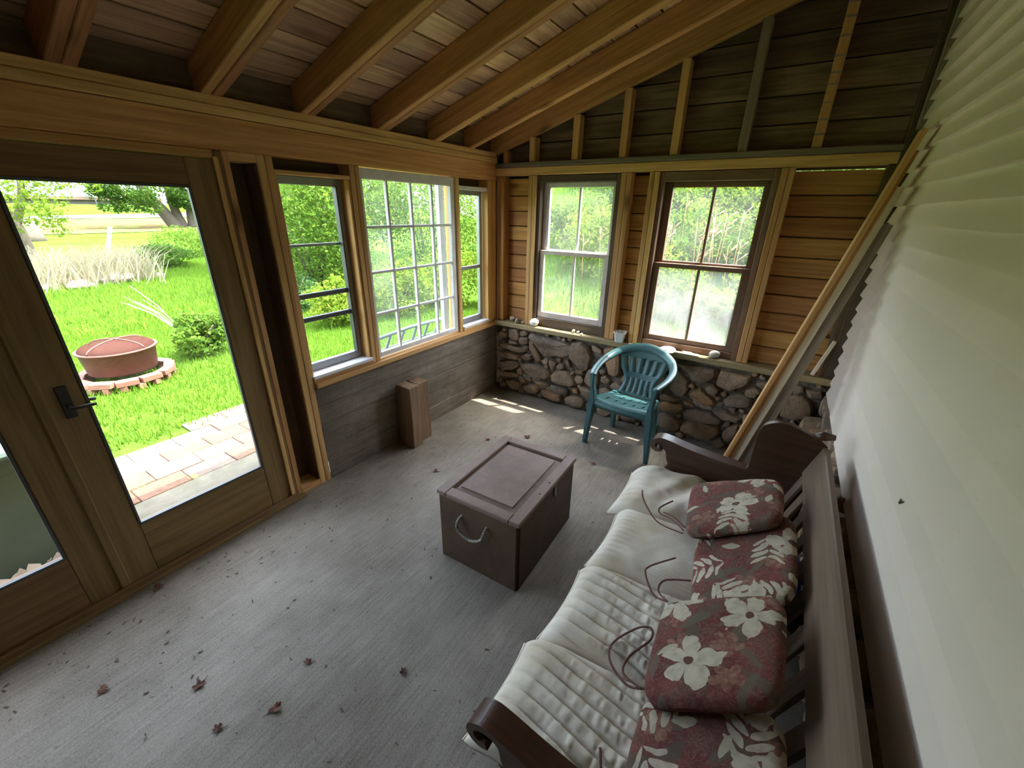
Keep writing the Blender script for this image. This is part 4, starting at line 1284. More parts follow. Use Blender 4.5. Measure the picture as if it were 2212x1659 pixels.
# ------------------------------------------------------------------ storage chest
CX, CY, CR = 1.325, -1.752, math.radians(1.5)
chest = empty('storage_chest', (CX, CY, 0), CR, label='brown wooden chest with framed lid and rope handles in mid floor', cat='chest')
CM = WM[chest.name]
def cbox(name, x0, x1, y0, y1, z0, z1, mat, par=None, bev=0.003):
    M = CM @ Matrix.Translation(((x0 + x1) / 2, (y0 + y1) / 2, (z0 + z1) / 2))
    return obj(name, box_mesh(x1 - x0, y1 - y0, z1 - z0, mat, bev), None, M, par or chest)
hx, hy = 0.232, 0.318
for s in (-1, 1):
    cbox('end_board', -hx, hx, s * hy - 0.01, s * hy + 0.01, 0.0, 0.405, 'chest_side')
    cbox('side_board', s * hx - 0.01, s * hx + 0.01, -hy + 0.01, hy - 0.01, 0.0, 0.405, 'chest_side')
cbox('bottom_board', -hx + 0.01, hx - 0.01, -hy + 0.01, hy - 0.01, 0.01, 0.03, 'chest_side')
lid = empty('lid', (CX, CY, 0.41), CR, parent=chest)
lx, ly = 0.246, 0.330
fw = 0.058
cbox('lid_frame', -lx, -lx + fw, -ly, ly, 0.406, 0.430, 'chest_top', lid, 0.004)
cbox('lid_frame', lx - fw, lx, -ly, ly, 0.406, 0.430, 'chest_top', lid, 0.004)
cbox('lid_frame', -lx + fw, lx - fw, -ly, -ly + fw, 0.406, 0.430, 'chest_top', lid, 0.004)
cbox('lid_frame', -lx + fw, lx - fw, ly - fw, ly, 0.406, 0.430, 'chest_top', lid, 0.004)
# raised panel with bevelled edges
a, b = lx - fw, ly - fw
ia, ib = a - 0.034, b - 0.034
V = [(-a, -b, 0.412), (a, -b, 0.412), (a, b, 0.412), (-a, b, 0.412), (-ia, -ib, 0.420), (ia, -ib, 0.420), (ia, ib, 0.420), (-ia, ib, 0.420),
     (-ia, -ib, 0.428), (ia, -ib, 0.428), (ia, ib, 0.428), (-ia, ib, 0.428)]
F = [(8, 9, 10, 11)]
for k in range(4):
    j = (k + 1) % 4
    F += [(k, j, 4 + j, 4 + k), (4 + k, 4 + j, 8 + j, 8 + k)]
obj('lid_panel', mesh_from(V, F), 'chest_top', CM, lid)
for yy in (0.03, -0.08):
    obj('bolt_hole', tube([(lx - 0.026, yy, 0.4305), (lx - 0.026, yy, 0.4312)], 0.0055, 10), 'black_metal', CM, lid)
obj('hasp', extrude_xz([(0.243, 0.34), (0.249, 0.34), (0.249, 0.398), (0.243, 0.398)], 0.045, 0.063), 'alu', CM, chest)
for s in (-1, 1):
    yy = s * (hy + 0.012)
    pts = smooth_path([(-0.085, yy - s * 0.01, 0.335), (-0.10, yy + s * 0.022, 0.30), (-0.085, yy + s * 0.030, 0.255), (-0.02, yy + s * 0.032, 0.232), (0.045, yy + s * 0.030, 0.262), (0.062, yy + s * 0.018, 0.31), (0.065, yy - s * 0.01, 0.33)], 10)
    V, F = [], []
    strands = []
    rope = empty('rope_handle', (CX, CY, 0.3), CR, parent=chest)
    for st in range(3):
        line = []
        for i, p in enumerate(pts):
            t = (pts[min(i + 1, len(pts) - 1)] - pts[max(i - 1, 0)]).normalized()
            nrm_ = Vector((0, 1, 0))
            nrm_ = (nrm_ - t * nrm_.dot(t)).normalized()
            bb = t.cross(nrm_)
            an = i * 0.75 + st * 2.094
            line.append(p + (nrm_ * math.cos(an) + bb * math.sin(an)) * 0.0034)
        obj('strand', tube(line, 0.0038, 6), 'rope', CM, rope)

# ------------------------------------------------------------------ green plastic armchair
CHM = Matrix.Translation((1.535, -0.365, 0)) @ Matrix.Rotation(math.radians(-4), 4, 'Z')
chair = bpy.data.objects.new('plastic_chair', None)
place(chair, CHM)
setp(chair, 'green moulded plastic armchair standing before the stone wall', 'chair')
def ribbed(surface, ribs, slots, rows, thick, name):
    """sheet of ribs; slots: list of (v0, v1, width0, width1, first, last) wedge gaps between ribs"""
    bm = bmesh.new()
    grid = []
    for i in range(rows + 1):
        v = i / rows
        row = []
        for k in range(ribs):
            u0, u1 = -1 + 2 * k / ribs, -1 + 2 * (k + 1) / ribs
            gl = gr = 0.0
            for (a, b, w0, w1, f0, f1) in slots:
                if a <= v <= b:
                    g = w0 + (w1 - w0) * (v - a) / (b - a)
                    if k > 0 and f0 <= k - 1 <= f1:
                        gl = max(gl, g)
                    if k < ribs - 1 and f0 <= k <= f1:
                        gr = max(gr, g)
            row.append([bm.verts.new(surface(u0 + gl / 2, v)), bm.verts.new(surface((u0 + gl / 2 + u1 - gr / 2) / 2, v)), bm.verts.new(surface(u1 - gr / 2, v))])
        grid.append(row)
    for i in range(rows):
        for k in range(ribs):
            for e in range(2):
                bm.faces.new((grid[i][k][e], grid[i][k][e + 1], grid[i + 1][k][e + 1], grid[i + 1][k][e]))
    bmesh.ops.remove_doubles(bm, verts=bm.verts, dist=0.0004)
    me = bpy.data.meshes.new(name)
    bm.to_mesh(me)
    bm.free()
    me.polygons.foreach_set('use_smooth', [True] * len(me.polygons))
    o = obj(name, me, 'chair_green', CHM, chair)
    md = o.modifiers.new('thickness', 'SOLIDIFY')
    md.thickness = thick
    md.offset = 0
    return o
def seat_s(u, v):
    hw = 0.232 - 0.050 * v
    if v < 0.12:
        hw *= 0.97 + 0.03 * v / 0.12
    y = -0.190 + 0.335 * v - 0.020 * (1 - u * u) * (1 - v)
    z = 0.418 - 0.050 * v - 0.016 * (1 - u * u) * min(1, v * 3) + 0.03 * max(0, v - 0.85)
    z -= 0.030 * max(0.0, (0.14 - v) / 0.14) ** 2
    return (u * hw, y, z)
ribbed(seat_s, 6, [(0.18, 0.42, 0.01, 0.085, 0, 4), (0.58, 0.80, 0.01, 0.075, 1, 4)], 50, 0.006, 'seat')
def back_s(u, v):
    hw = 0.158 - 0.030 * math.sin(min(1, v / 0.55) * math.pi) + 0.050 * max(0, v - 0.35) / 0.65
    y = 0.132 + 0.126 * v + 0.022 * math.sin(v * math.pi) - 0.030 * u * u * v
    z = 0.372 + 0.350 * v
    return (u * hw, y, z)
ribbed(back_s, 6, [(0.06, 0.36, 0.085, 0.01, 0, 4), (0.50, 0.82, 0.01, 0.075, 0, 4)], 50, 0.006, 'backrest')
# hoop: arms and top rim in one sweep
hoop = smooth_path([(-0.242, -0.185, 0.600), (-0.262, -0.11, 0.616), (-0.276, 0.0, 0.634), (-0.264, 0.11, 0.658), (-0.210, 0.205, 0.698), (-0.11, 0.255, 0.735), (0, 0.268, 0.747),
                    (0.11, 0.255, 0.735), (0.210, 0.205, 0.698), (0.264, 0.11, 0.658), (0.276, 0.0, 0.634), (0.262, -0.11, 0.616), (0.242, -0.185, 0.600)], 6)
V, F = [], []
N = len(hoop)
for i, p in enumerate(hoop):
    t = (hoop[min(i + 1, N - 1)] - hoop[max(i - 1, 0)]).normalized()
    s = abs(2 * i / (N - 1) - 1)          # 1 at the arm ends, 0 at the top of the back
    inward = (Vector((0, -0.02, p.z)) - p)
    inward.z = 0
    inward.normalize()
    k = max(0, 1 - s * 1.5)
    nrm_ = (Vector((0, 0, 1)) * (1 - 0.62 * k) + inward * (0.15 + 0.85 * k)).normalized()
    nrm_ = (nrm_ - t * nrm_.dot(t)).normalized()
    sd = t.cross(nrm_)
    w = 0.026 + 0.012 * k
    hgt = 0.010
    for a, b in ((-1, -0.9), (-0.9, 0.75), (0, 1.0), (0.9, 0.75), (1, -0.9)):
        V.append(p + sd * (w * a) + nrm_ * (hgt * b))
for i in range(N - 1):
    for k in range(5):
        a, b = i * 5 + k, i * 5 + (k + 1) % 5
        F.append((a, b, b + 5, a + 5))
F += [tuple(range(5))[::-1], tuple(range((N - 1) * 5, N * 5))]
obj('arm_hoop', mesh_from(V, F, True), 'chair_green', CHM, chair)
def leg(path, widths, depth):
    """angular leg: rectangular section with given half widths along the path"""
    V, F = [], []
    for p, (wx, wy) in zip(path, widths):
        p = Vector(p)
        for a, b in ((-1, -1), (1, -1), (1, 1), (-1, 1)):
            V.append(p + Vector((a * wx, b * wy, 0)))
    n = len(path)
    for i in range(n - 1):
        for k in range(4):
            a, b = i * 4 + k, i * 4 + (k + 1) % 4
            F.append((a, b, b + 4, a + 4))
    F += [(3, 2, 1, 0), tuple(range(4 * n - 4, 4 * n))]
    bm = bmesh.new()
    me = mesh_from(V, F)
    bm.from_mesh(me)
    bmesh.ops.recalc_face_normals(bm, faces=bm.faces)
    bmesh.ops.bevel(bm, geom=list(bm.edges), offset=0.006, segments=2, affect='EDGES')
    bm.to_mesh(me)
    bm.free()
    return me
for s in (-1, 1):
    obj('leg', leg([(s * 0.258, -0.185, 0.0), (s * 0.243, -0.180, 0.20), (s * 0.230, -0.172, 0.375), (s * 0.226, -0.172, 0.425), (s * 0.236, -0.178, 0.51), (s * 0.243, -0.180, 0.602)],
                   [(0.015, 0.020), (0.022, 0.026), (0.026, 0.034), (0.022, 0.030), (0.013, 0.024), (0.018, 0.020)], 0), 'chair_green', CHM, chair)
    obj('leg', leg([(s * 0.185, 0.205, 0.0), (s * 0.178, 0.170, 0.20), (s * 0.165, 0.120, 0.385)], [(0.016, 0.020), (0.020, 0.026), (0.024, 0.032)], 0), 'chair_green', CHM, chair)
    V = []
    for t in range(9):
        v = t / 8
        x, y, z = seat_s(s, v)
        V += [(x, y, z), (x - s * 0.004, y, z - 0.05)]
    o = obj('side_apron', mesh_from(V, [(2 * i, 2 * i + 1, 2 * i + 3, 2 * i + 2) for i in range(8)], True), 'chair_green', CHM, chair)
    md = o.modifiers.new('thickness', 'SOLIDIFY'); md.thickness = 0.006; md.offset = 0
V = []
for t in range(17):
    u = -1 + t / 8
    x, y, z = seat_s(u, 0)
    V += [(x, y, z), (x, y + 0.006, z - 0.045)]
o = obj('front_apron', mesh_from(V, [(2 * i, 2 * i + 1, 2 * i + 3, 2 * i + 2) for i in range(16)], True), 'chair_green', CHM, chair)
md = o.modifiers.new('thickness', 'SOLIDIFY'); md.thickness = 0.006; md.offset = 0

# ------------------------------------------------------------------ timber offcuts by the concrete base
o = beam('timber_offcut', (0.124, -1.352, 0.0), (0.120, -1.348, 0.515), 0.15, 0.10, 'block_wood', None, (0, 1, 0.01), 0.006)
setp(o, 'upright brown timber offcut, the nearer of the two by the concrete base', 'timber', 'timber offcuts by the concrete base')
o = beam('timber_offcut', (0.100, -1.215, 0.0), (0.102, -1.222, 0.505), 0.125, 0.115, 'block_wood', None, (0.1, 1, 0.01), 0.006)
setp(o, 'upright brown timber offcut standing just behind the nearer one', 'timber', 'timber offcuts by the concrete base')

# ------------------------------------------------------------------ boards leaning in the corner
def lean(p0, p1, w, t, mat, label, up):
    o = beam('leaning_board', p0, p1, w, t, mat, None, up, 0.003)
    return setp(o, label, 'board', 'boards leaning in the corner')
lean((2.240, -0.45, 0.012), (2.730, -0.45, 2.125), 0.024, 0.085, 'pine', 'tallest leaning board, with an orange pine edge', (0, 1, 0))
lean((2.264, -0.42, 0.010), (2.728, -0.42, 2.04), 0.022, 0.10, 'plank_brown', 'thin dark brown board leaning right behind the tall pine one', (0, 1, 0))
lean((2.300, -0.44, 0.012), (2.712, -0.45, 1.885), 0.046, 0.022, 'pale_wood', 'cream painted trim board leaning among brown boards', (0, 1, 0))
lean((2.356, -0.40, 0.016), (2.705, -0.42, 1.72), 0.082, 0.022, 'board_grey', 'wide weathered grey board leaning behind the cream trim', (0, 1, 0))
o = beam('wood_stick', (2.652, -0.020, 0.745), (2.716, -0.018, 0.995), 0.022, 0.012, 'pale_wood', None, (0, 1, 0), 0.002)
setp(o, 'short pale stick standing slanted on the stone ledge', 'stick')

# ------------------------------------------------------------------ bits on the window ledge
def rock(name, loc, rad, mat, label, cat='stone', seed=0, group=None, parent=None, rough=0.12):
    bm = bmesh.new()
    bmesh.ops.create_icosphere(bm, subdivisions=3, radius=1.0)
    r = random.Random(seed)
    ax = [(Vector((r.gauss(0, 1), r.gauss(0, 1), r.gauss(0, 1))).normalized(), r.uniform(-rough, rough), r.uniform(1.5, 4), r.uniform(0, 6)) for _ in range(8)]
    for v in bm.verts:
        c = v.co.copy()
        s = 1 + sum(a * math.sin(f * c.dot(d) + p) for d, a, f, p in ax)
        v.co = Vector((c.x * rad[0], c.y * rad[1], c.z * rad[2])) * s
    zmin = min(v.co.z for v in bm.verts)
    for v in bm.verts:
        v.co.z -= zmin
    me = bpy.data.meshes.new(name)
    bm.to_mesh(me)
    bm.free()
    me.polygons.foreach_set('use_smooth', [True] * len(me.polygons))
    return obj(name, me, mat, Matrix.Translation(loc) @ Matrix.Rotation(r.uniform(0, 3), 4, 'Z') if parent is None else Matrix.Translation(loc), parent, label, cat, group)
LZ = 0.7352
rock('ledge_stone', (0.175, 0.035, LZ), (0.035, 0.026, 0.022), 'pebble', 'small grey-green stone deepest in the ledge corner', seed=1)
rock('ledge_stone', (0.262, 0.000, LZ), (0.030, 0.022, 0.028), 'pebble', 'small angular pale stone between the corner stone and a pebble', seed=2, rough=0.28)
rock('ledge_stone', (0.322, 0.010, LZ), (0.021, 0.018, 0.014), 'pebble', 'tiny flat pebble at the foot of the pine stud', seed=3)
rock('ledge_stone', (0.452, -0.010, LZ), (0.042, 0.036, 0.036), 'shell_white', 'large round whitish stone below the white window', seed=4, rough=0.05)
rock('ledge_pebble', (0.858, 0.000, LZ), (0.018, 0.014, 0.014), 'pale_wood', 'tan pebble, first of three in the sun on the ledge', 'pebble', 5, 'three pebbles in the sun')
rock('ledge_pebble', (0.898, 0.008, LZ), (0.015, 0.013, 0.012), 'pale_wood', 'tan pebble, middle of three in the sun on the ledge', 'pebble', 6, 'three pebbles in the sun')
rock('ledge_pebble', (0.942, -0.012, LZ), (0.018, 0.012, 0.008), 'shell_white', 'flat white pebble, last of three in the sun', 'pebble', 7, 'three pebbles in the sun')
rock('ledge_stone', (2.030, 0.000, LZ), (0.040, 0.030, 0.030), 'pebble', 'round grey stone under the brown window', seed=8, rough=0.06)
# tub of pebbles
tub = empty('plastic_tub', (1.290, -0.012, LZ), 0.12, label='small white square plastic tub filled with pebbles on the ledge', cat='tub')
TM = WM[tub.name]
V, F = [], []
prof = [(0.034, 0.0), (0.044, 0.085), (0.050, 0.086), (0.050, 0.081)]
def sq(r, z):
    c = 0.25 * r
    return [(-r + c, -r, z), (r - c, -r, z), (r, -r + c, z), (r, r - c, z), (r - c, r, z), (-r + c, r, z), (-r, r - c, z), (-r, -r + c, z)]
for r_, z_ in prof:
    V += sq(r_, z_)
for i in range(3):
    for k in range(8):
        a, b = i * 8 + k, i * 8 + (k + 1) % 8
        F.append((a, b, b + 8, a + 8))
F.append(tuple(range(8))[::-1])
o = obj('tub_wall', mesh_from(V, F), 'tub_plastic', TM, tub)
md = o.modifiers.new('thickness', 'SOLIDIFY'); md.thickness = 0.002
rt = random.Random(9)
for k in range(16):
    p = (rt.uniform(-0.030, 0.030), rt.uniform(-0.030, 0.030), 0.058 + rt.uniform(0, 0.014))
    me_o = rock('tub_pebble', TM @ Vector(p), (rt.uniform(0.009, 0.014),) * 2 + (0.009,), 'pebble', 'grey pebble heaped in the white plastic tub', 'pebble', 40 + k, 'pebbles in the tub')
# saucer-like shell, green stick, wood slivers
V, F = [], []
for i in range(9):
    for k in range(24):
        a = 2 * math.pi * k / 24
        r_ = i / 8
        V.append((0.062 * r_ * math.cos(a), 0.046 * r_ * math.sin(a) * (1 + 0.2 * math.cos(a)), 0.026 - 0.022 * r_ ** 2 + 0.002 * math.sin(9 * a) * r_))
for i in range(8):
    for k in range(24):
        a, b = i * 24 + k, i * 24 + (k + 1) % 24
        F.append((a, b, b + 24, a + 24))
o = obj('clam_shell', mesh_from(V, F, True), 'shell_white', Matrix.Translation((1.690, -0.020, LZ)) @ Matrix.Rotation(math.radians(20), 4, 'X'), None, 'large white clam shell behind the green chair', 'shell')
md = o.modifiers.new('thickness', 'SOLIDIFY'); md.thickness = 0.004
leafy('plant_green', (0.03, 0.20, 0.03), (0.05, 0.30, 0.05), 0.2)
o = obj('green_stem', tube(smooth_path([(1.42, -0.020, LZ + 0.008), (1.46, -0.016, LZ + 0.014), (1.50, -0.018, LZ + 0.012), (1.54, -0.012, LZ + 0.008)], 5), [0.004] * 15 + [0.002], 8), 'plant_green', None, None, 'thin bright green stem lying on the ledge', 'stem')
o = beam('wood_sliver', (1.375, -0.030, LZ + 0.004), (1.50, -0.034, LZ + 0.004), 0.014, 0.007, 'pale_wood', None); setp(o, 'pale wood sliver beside the green stem', 'sliver')
for k, (x0, y0, x1, y1, lab) in enumerate(((1.745, -0.030, 1.930, -0.036, 'longest pale wood sliver on the ledge under the brown window'),
                                            (1.800, 0.010, 1.925, -0.014, 'pale wood sliver lying behind the longest one'),
                                            (1.790, 0.036, 1.868, 0.018, 'short pale wood sliver nearest the brown window sill'))):
    o = beam('wood_sliver', (x0, y0, LZ + 0.004), (x1, y1, LZ + 0.004), 0.020, 0.007, 'pale_wood', None)
    setp(o, lab, 'sliver')

# ------------------------------------------------------------------ blue plastic bag behind the bench
V, F = [], []
nzb = vnoise(77)
nb = 24
for j in range(nb):
    for i in range(nb):
        u, v = i / (nb - 1), j / (nb - 1)
        d = (math.sin(math.pi * u) * math.sin(math.pi * v)) ** 0.5
        V.append((0.02 + 0.09 * d * (0.6 + 0.5 * float(nzb(u * 3, v * 3, 3.0))), (u - 0.5) * 0.34, v * 0.30 * (0.85 + 0.2 * float(nzb(u, 1, 5.0))) ))
for j in range(nb - 1):
    for i in range(nb - 1):
        a = j * nb + i
        F.append((a, a + nb, a + nb + 1, a + 1))
b0 = len(V)
V += [(0.0, y, z) for (x, y, z) in V]
F += [tuple(reversed([k + b0 for k in f])) for f in F]
obj('blue_bag', mesh_from([(-x, y, z) for x, y, z in V], F, True), 'blue_plastic', Matrix.Translation((2.705, -1.40, 0.0)), None, 'crumpled blue plastic bag seen between the bench slats', 'bag')

# ------------------------------------------------------------------ dry leaves and grit on the floor
def dry_leaf(x, y, s, rz, label, seed):
    r = random.Random(seed)
    V, F = [], []
    lobes = r.choice((3, 5))
    n = 28
    V.append((0, 0, 0.006))
    for k in range(n):
        a = 2 * math.pi * k / n
        rad = s * (0.55 + 0.45 * abs(math.cos(lobes * a / 2))) * r.uniform(0.85, 1.1)
        x_, y_ = rad * math.cos(a), rad * 0.75 * math.sin(a)
        V.append((x_, y_, 0.002 + 0.55 * s * max(0, (abs(y_) / s)) ** 1.6 + r.uniform(0, 0.15) * s))
    F = [(0, 1 + k, 1 + (k + 1) % n) for k in range(n)]
    o = obj('dry_leaf', mesh_from(V, F), 'dry_leaf', Matrix.Translation((x, y, 0.0005)) @ Matrix.Rotation(rz, 4, 'Z'), None, label, 'leaf', 'dry leaves on the floor')
    obj('leaf_stalk', tube([(s * 0.5, 0, 0.006), (s * 1.1, 0.01, 0.003), (s * 1.5, 0.015, 0.006)], 0.0011, 5), 'dry_leaf', WM[o.name], o)
for k, (x, y, s, lab) in enumerate((
        (0.54, -1.53, 0.030, 'reddish dry leaf between the timber offcuts and the chest'), (0.84, -0.74, 0.045, 'red-brown dry leaf just beyond the chest'),
        (1.45, -0.80, 0.036, 'pale dry leaf between the chest and the green chair'), (0.59, -0.96, 0.028, 'small dry leaf near the sun patches'),
        (0.085, -3.03, 0.040, 'dark dry leaf lying against the door sill'), (1.03, -2.84, 0.026, 'reddish dry leaf on the open floor before the chest'),
        (0.76, -3.13, 0.034, 'dark dry leaf on the open floor, between door and bench'), (0.47, -3.34, 0.034, 'dry leaf nearest the picture edge by the doors'),
        (1.09, -3.01, 0.036, 'dark dry leaf low in the middle of the open floor'), (1.39, -2.65, 0.026, 'small dry leaf on the floor beside the seat pads'),
        (0.98, -3.16, 0.030, 'dry leaf at the lower picture edge'))):
    dry_leaf(x, y, s * 0.72, k * 1.3, lab, 100 + k)
n = 1300
cx = RNG.uniform(0.05, 2.0, n); cy = RNG.uniform(-4.2, -0.12, n)
# more litter along the door sill
cx[:450] = np.abs(RNG.normal(0, 0.22, 450)) + 0.05
sz = 0.0015 + 0.008 * RNG.uniform(0, 1, n) ** 2.5; an = RNG.uniform(0, 6.28, n); el = RNG.uniform(0.12, 0.5, n)
V = np.zeros((n, 4, 3)); 
for k, (a, b) in enumerate(((-1, -1), (1, -1), (1, 1), (-1, 1))):
    V[:, k, 0] = cx + sz * (a * np.cos(an) - b * el * np.sin(an))
    V[:, k, 1] = cy + sz * (a * np.sin(an) + b * el * np.cos(an))
    V[:, k, 2] = 0.0012 + RNG.uniform(0, 0.003, n)
obj('floor_litter', fast_mesh(V.reshape(-1, 3), np.arange(n * 4).reshape(n, 4)), 'debris', None, None, 'fine dark grit and leaf crumbs scattered on the concrete', 'litter', kind='stuff')

# ================================================================== OUTDOORS
def sst(a, b, x):
    t = np.clip((x - a) / (b - a), 0, 1)
    return t * t * (3 - 2 * t)
nzt = vnoise(5)
def gh(x, y):
    x = np.asarray(x, float); y = np.asarray(y, float)
    z = -0.10 + 0.015 * nzt(x * 0.6, y * 0.6, 1.0)
    z = z + 0.30 * sst(-40, -55, x) + 1.35 * sst(-58, -67, x)
    hill = 0.36 + 0.30 * np.clip(y - 0.3, 0, 30) - 0.004 * np.clip(y - 8, 0, 30) ** 2
    hill = hill + 0.05 * nzt(x, y, 0.9)
    k = sst(0.0, 1.0, (x + 0.25 + 0.70 * np.maximum(y, 0)) / (0.55 + 0.20 * np.maximum(y, 0))) * sst(0.12, 0.32, y)
    z = z * (1 - k) + hill * k
    z = z + 0.05 * np.clip(y - 4, 0, 40) * (1 - k) * sst(-30, -8, x)
    inside = (x > -0.12) & (x < 8.5) & (y > -6.5) & (y < 0.28)
    return np.where(inside, -0.24, z)
gx = np.concatenate([np.arange(-95, -20, 1.5), np.arange(-20, -6, 0.5), np.arange(-6, 6, 0.12), np.arange(6, 26, 1.0)])
gy = np.concatenate([np.arange(-40, -8, 1.5), np.arange(-8, 0.1, 0.2), np.arange(0.1, 4, 0.1), np.arange(4, 14, 0.4), np.arange(14, 70, 2)])
GX, GY = np.meshgrid(gx, gy, indexing='ij')
V = np.stack([GX, GY, gh(GX, GY)], -1).reshape(-1, 3)
g = np.arange(len(gx) * len(gy)).reshape(len(gx), len(gy))
F = np.stack([g[:-1, :-1], g[1:, :-1], g[1:, 1:], g[:-1, 1:]], -1).reshape(-1, 4)
obj('lawn', fast_mesh(V, F, True), 'ground', kind='structure', label='sunlit green lawn and bank around the porch')
def strip(name, x0, x1, y0, y1, dz, mat, label, curve=0.0):
    a = np.linspace(x0, x1, 24); b = np.linspace(y0, y1, 40)
    A, B = np.meshgrid(a, b, indexing='ij')
    A2 = A + curve * (B - y0)
    V = np.stack([A2, B, gh(A2, B) + dz], -1).reshape(-1, 3)
    g = np.arange(24 * 40).reshape(24, 40)
    F = np.stack([g[:-1, :-1], g[1:, :-1], g[1:, 1:], g[:-1, 1:]], -1).reshape(-1, 4)
    return obj(name, fast_mesh(V, F, True), mat, kind='structure', label=label)
strip('field', -54, -33, -15, 45, 0.03, 'dry_field', 'tan dry grass strip below the road', -0.12)
strip('road', -57.4, -55, -15, 60, 0.06, 'road', 'pale grey road beyond the lawn', -0.12)

# --- pavers outside the doors
plain('slab_grey', (0.10, 0.092, 0.070), 0.95, n_scale=10, n_amt=0.2, second=(0.08, 0.08, 0.045), second_amt=0.6)
pat = empty('patio', (-0.95, -2.7, -0.1), kind='structure', label='strip of worn red and grey pavers outside the doors')
kx = 0
x = -0.92
abox('step_slab', -0.915, -0.17, -4.6, -1.55, -0.16, -0.078, 'slab_grey', pat, 0.006)
while x > -1.75:
    off = 0.15 * (kx % 2)
    y = -4.6 + off
    while y < -1.35:
        lz = random.uniform(-0.004, 0.004)
        lim = -1.80 + 0.05 * math.sin(y * 4)
        if x - 0.2 > lim - 0.14:
            o = obj('paver', box_mesh(0.196, 0.296, 0.05, 'paver', 0.005), None, Matrix.Translation((x - 0.1, y + 0.15, -0.103 + lz)) @ Matrix.Rotation(random.uniform(-0.01, 0.01), 4, 'Z'), pat)
        y += 0.30
    x -= 0.20
    kx += 1

# --- generic plants
def leaf_mesh(P, size, up=0.3, seed=0, aspect=0.55):
    r = np.random.default_rng(seed)
    n = len(P)
    d = r.normal(size=(n, 3)); d /= np.linalg.norm(d, axis=1)[:, None]
    nn = r.normal(size=(n, 3)); nn[:, 2] += up * 3
    nn -= d * np.sum(nn * d, 1)[:, None]
    nn /= np.linalg.norm(nn, axis=1)[:, None] + 1e-9
    b = np.cross(nn, d)
    s = size * r.uniform(0.6, 1.3, n)[:, None]
    V = np.stack([P - d * s * 0.5, P + b * s * aspect * 0.5 + nn * s * 0.08, P + d * s * 0.5, P - b * s * aspect * 0.5 + nn * s * 0.08], 1).reshape(-1, 3)
    return V, np.arange(n * 4).reshape(n, 4)

def blob_points(c, rad, n, seed, clumps=14):
    r = np.random.default_rng(seed)
    cd = r.normal(size=(clumps, 3)); cd /= np.linalg.norm(cd, axis=1)[:, None]
    cc = cd * r.uniform(0.45, 0.8, clumps)[:, None]
    k = r.integers(0, clumps, n)
    q = r.normal(size=(n, 3)); q /= np.linalg.norm(q, axis=1)[:, None]
    p = cc[k] + q * (r.uniform(0.2, 1, n) ** 0.5 * 0.38)[:, None]
    return np.array(c) + p * np.array(rad)

def shrub(name, x, y, rx, ry, h, n, size, mat, label, seed, stems=5, group=None, cat='shrub'):
    z0 = float(gh(x, y))
    e = empty(name, (x, y, z0), label=label, cat=cat, group=group)
    P = blob_points((0, 0, h * 0.48), (rx, ry, h * 0.60), n, seed, 22)
    P = P[P[:, 2] > 0.01]
    V, F = leaf_mesh(P, size, 0.3, seed)
    obj('foliage', fast_mesh(V, F), mat, WM[e.name], e)
    r = random.Random(seed)
    for k in range(stems):
        a = r.uniform(0, 6.28)
        q = Vector((rx * 0.5 * math.cos(a), ry * 0.5 * math.sin(a), h * 0.75))
        obj('stem', tube([(0.05 * math.cos(a), 0.05 * math.sin(a), -0.02), tuple(q * 0.5 + Vector((0, 0, h * 0.1))), tuple(q)], [0.018 * h ** 0.5, 0.012, 0.005], 6), 'bark', WM[e.name], e)
    return e
shrub('leafy_shrub', -6.6, 2.3, 1.9, 1.75, 3.3, 15000, 0.085, 'leaf_light', 'tall bright green shrub seen through the storm window by the door', 201, 7)
shrub('leafy_shrub', -6.0, 5.3, 2.1, 2.0, 3.3, 15000, 0.085, 'leaf_light', 'tall bright green shrub seen through the sixteen-light window', 202, 7)
shrub('leafy_shrub', -8.8, 4.2, 2.4, 2.4, 4.2, 12000, 0.11, 'leaf_mid', 'darker tall shrub behind the two bright shrubs', 203, 5)
shrub('leafy_shrub', -4.9, 9.0, 2.3, 2.0, 3.6, 11000, 0.09, 'leaf_light', 'bright shrub far off in the corner storm window', 204, 5)
shrub('leafy_shrub', -1.9, 11.5, 2.6, 2.0, 4.2, 9000, 0.11, 'leaf_mid', 'dark green shrub up the bank behind the white window', 205, 5)
shrub('leafy_shrub', -2.35, 3.75, 0.7, 0.7, 1.0, 5000, 0.06, 'leaf_mid', 'low dark shrub under the corner storm window view', 206, 4)
for k, (x, y, rx, ry, h, m, lab) in enumerate((
        (-3.9, 0.85, 0.55, 0.6, 0.75, 'leaf_yellow', 'low yellow-green leafy plant before the tall shrub by the door'),
        (-3.6, 2.0, 0.75, 0.7, 0.95, 'leaf_yellow', 'low yellow-green plant under the sixteen-light window view'),
        (-3.2, 3.1, 0.8, 0.7, 1.05, 'leaf_yellow', 'broad yellow-green plant before the shrub in the sixteen-light window'),
        (-4.6, 3.0, 0.9, 0.8, 1.2, 'leaf_mid', 'mid-height green plant between the yellow ones and the tall shrubs'),
        (-3.95, -1.15, 0.50, 0.42, 0.55, 'leaf_light', 'low leafy plant beside the fire pit'),
        (-5.4, 1.0, 0.6, 0.6, 0.8, 'leaf_blue', 'low bluish leafy plant behind the yellow-green one'))):
    shrub('leafy_plant', x, y, rx, ry, h, 3600, 0.065, m, lab, 220 + k, 3, 'low plants on the lawn edge', 'plant')
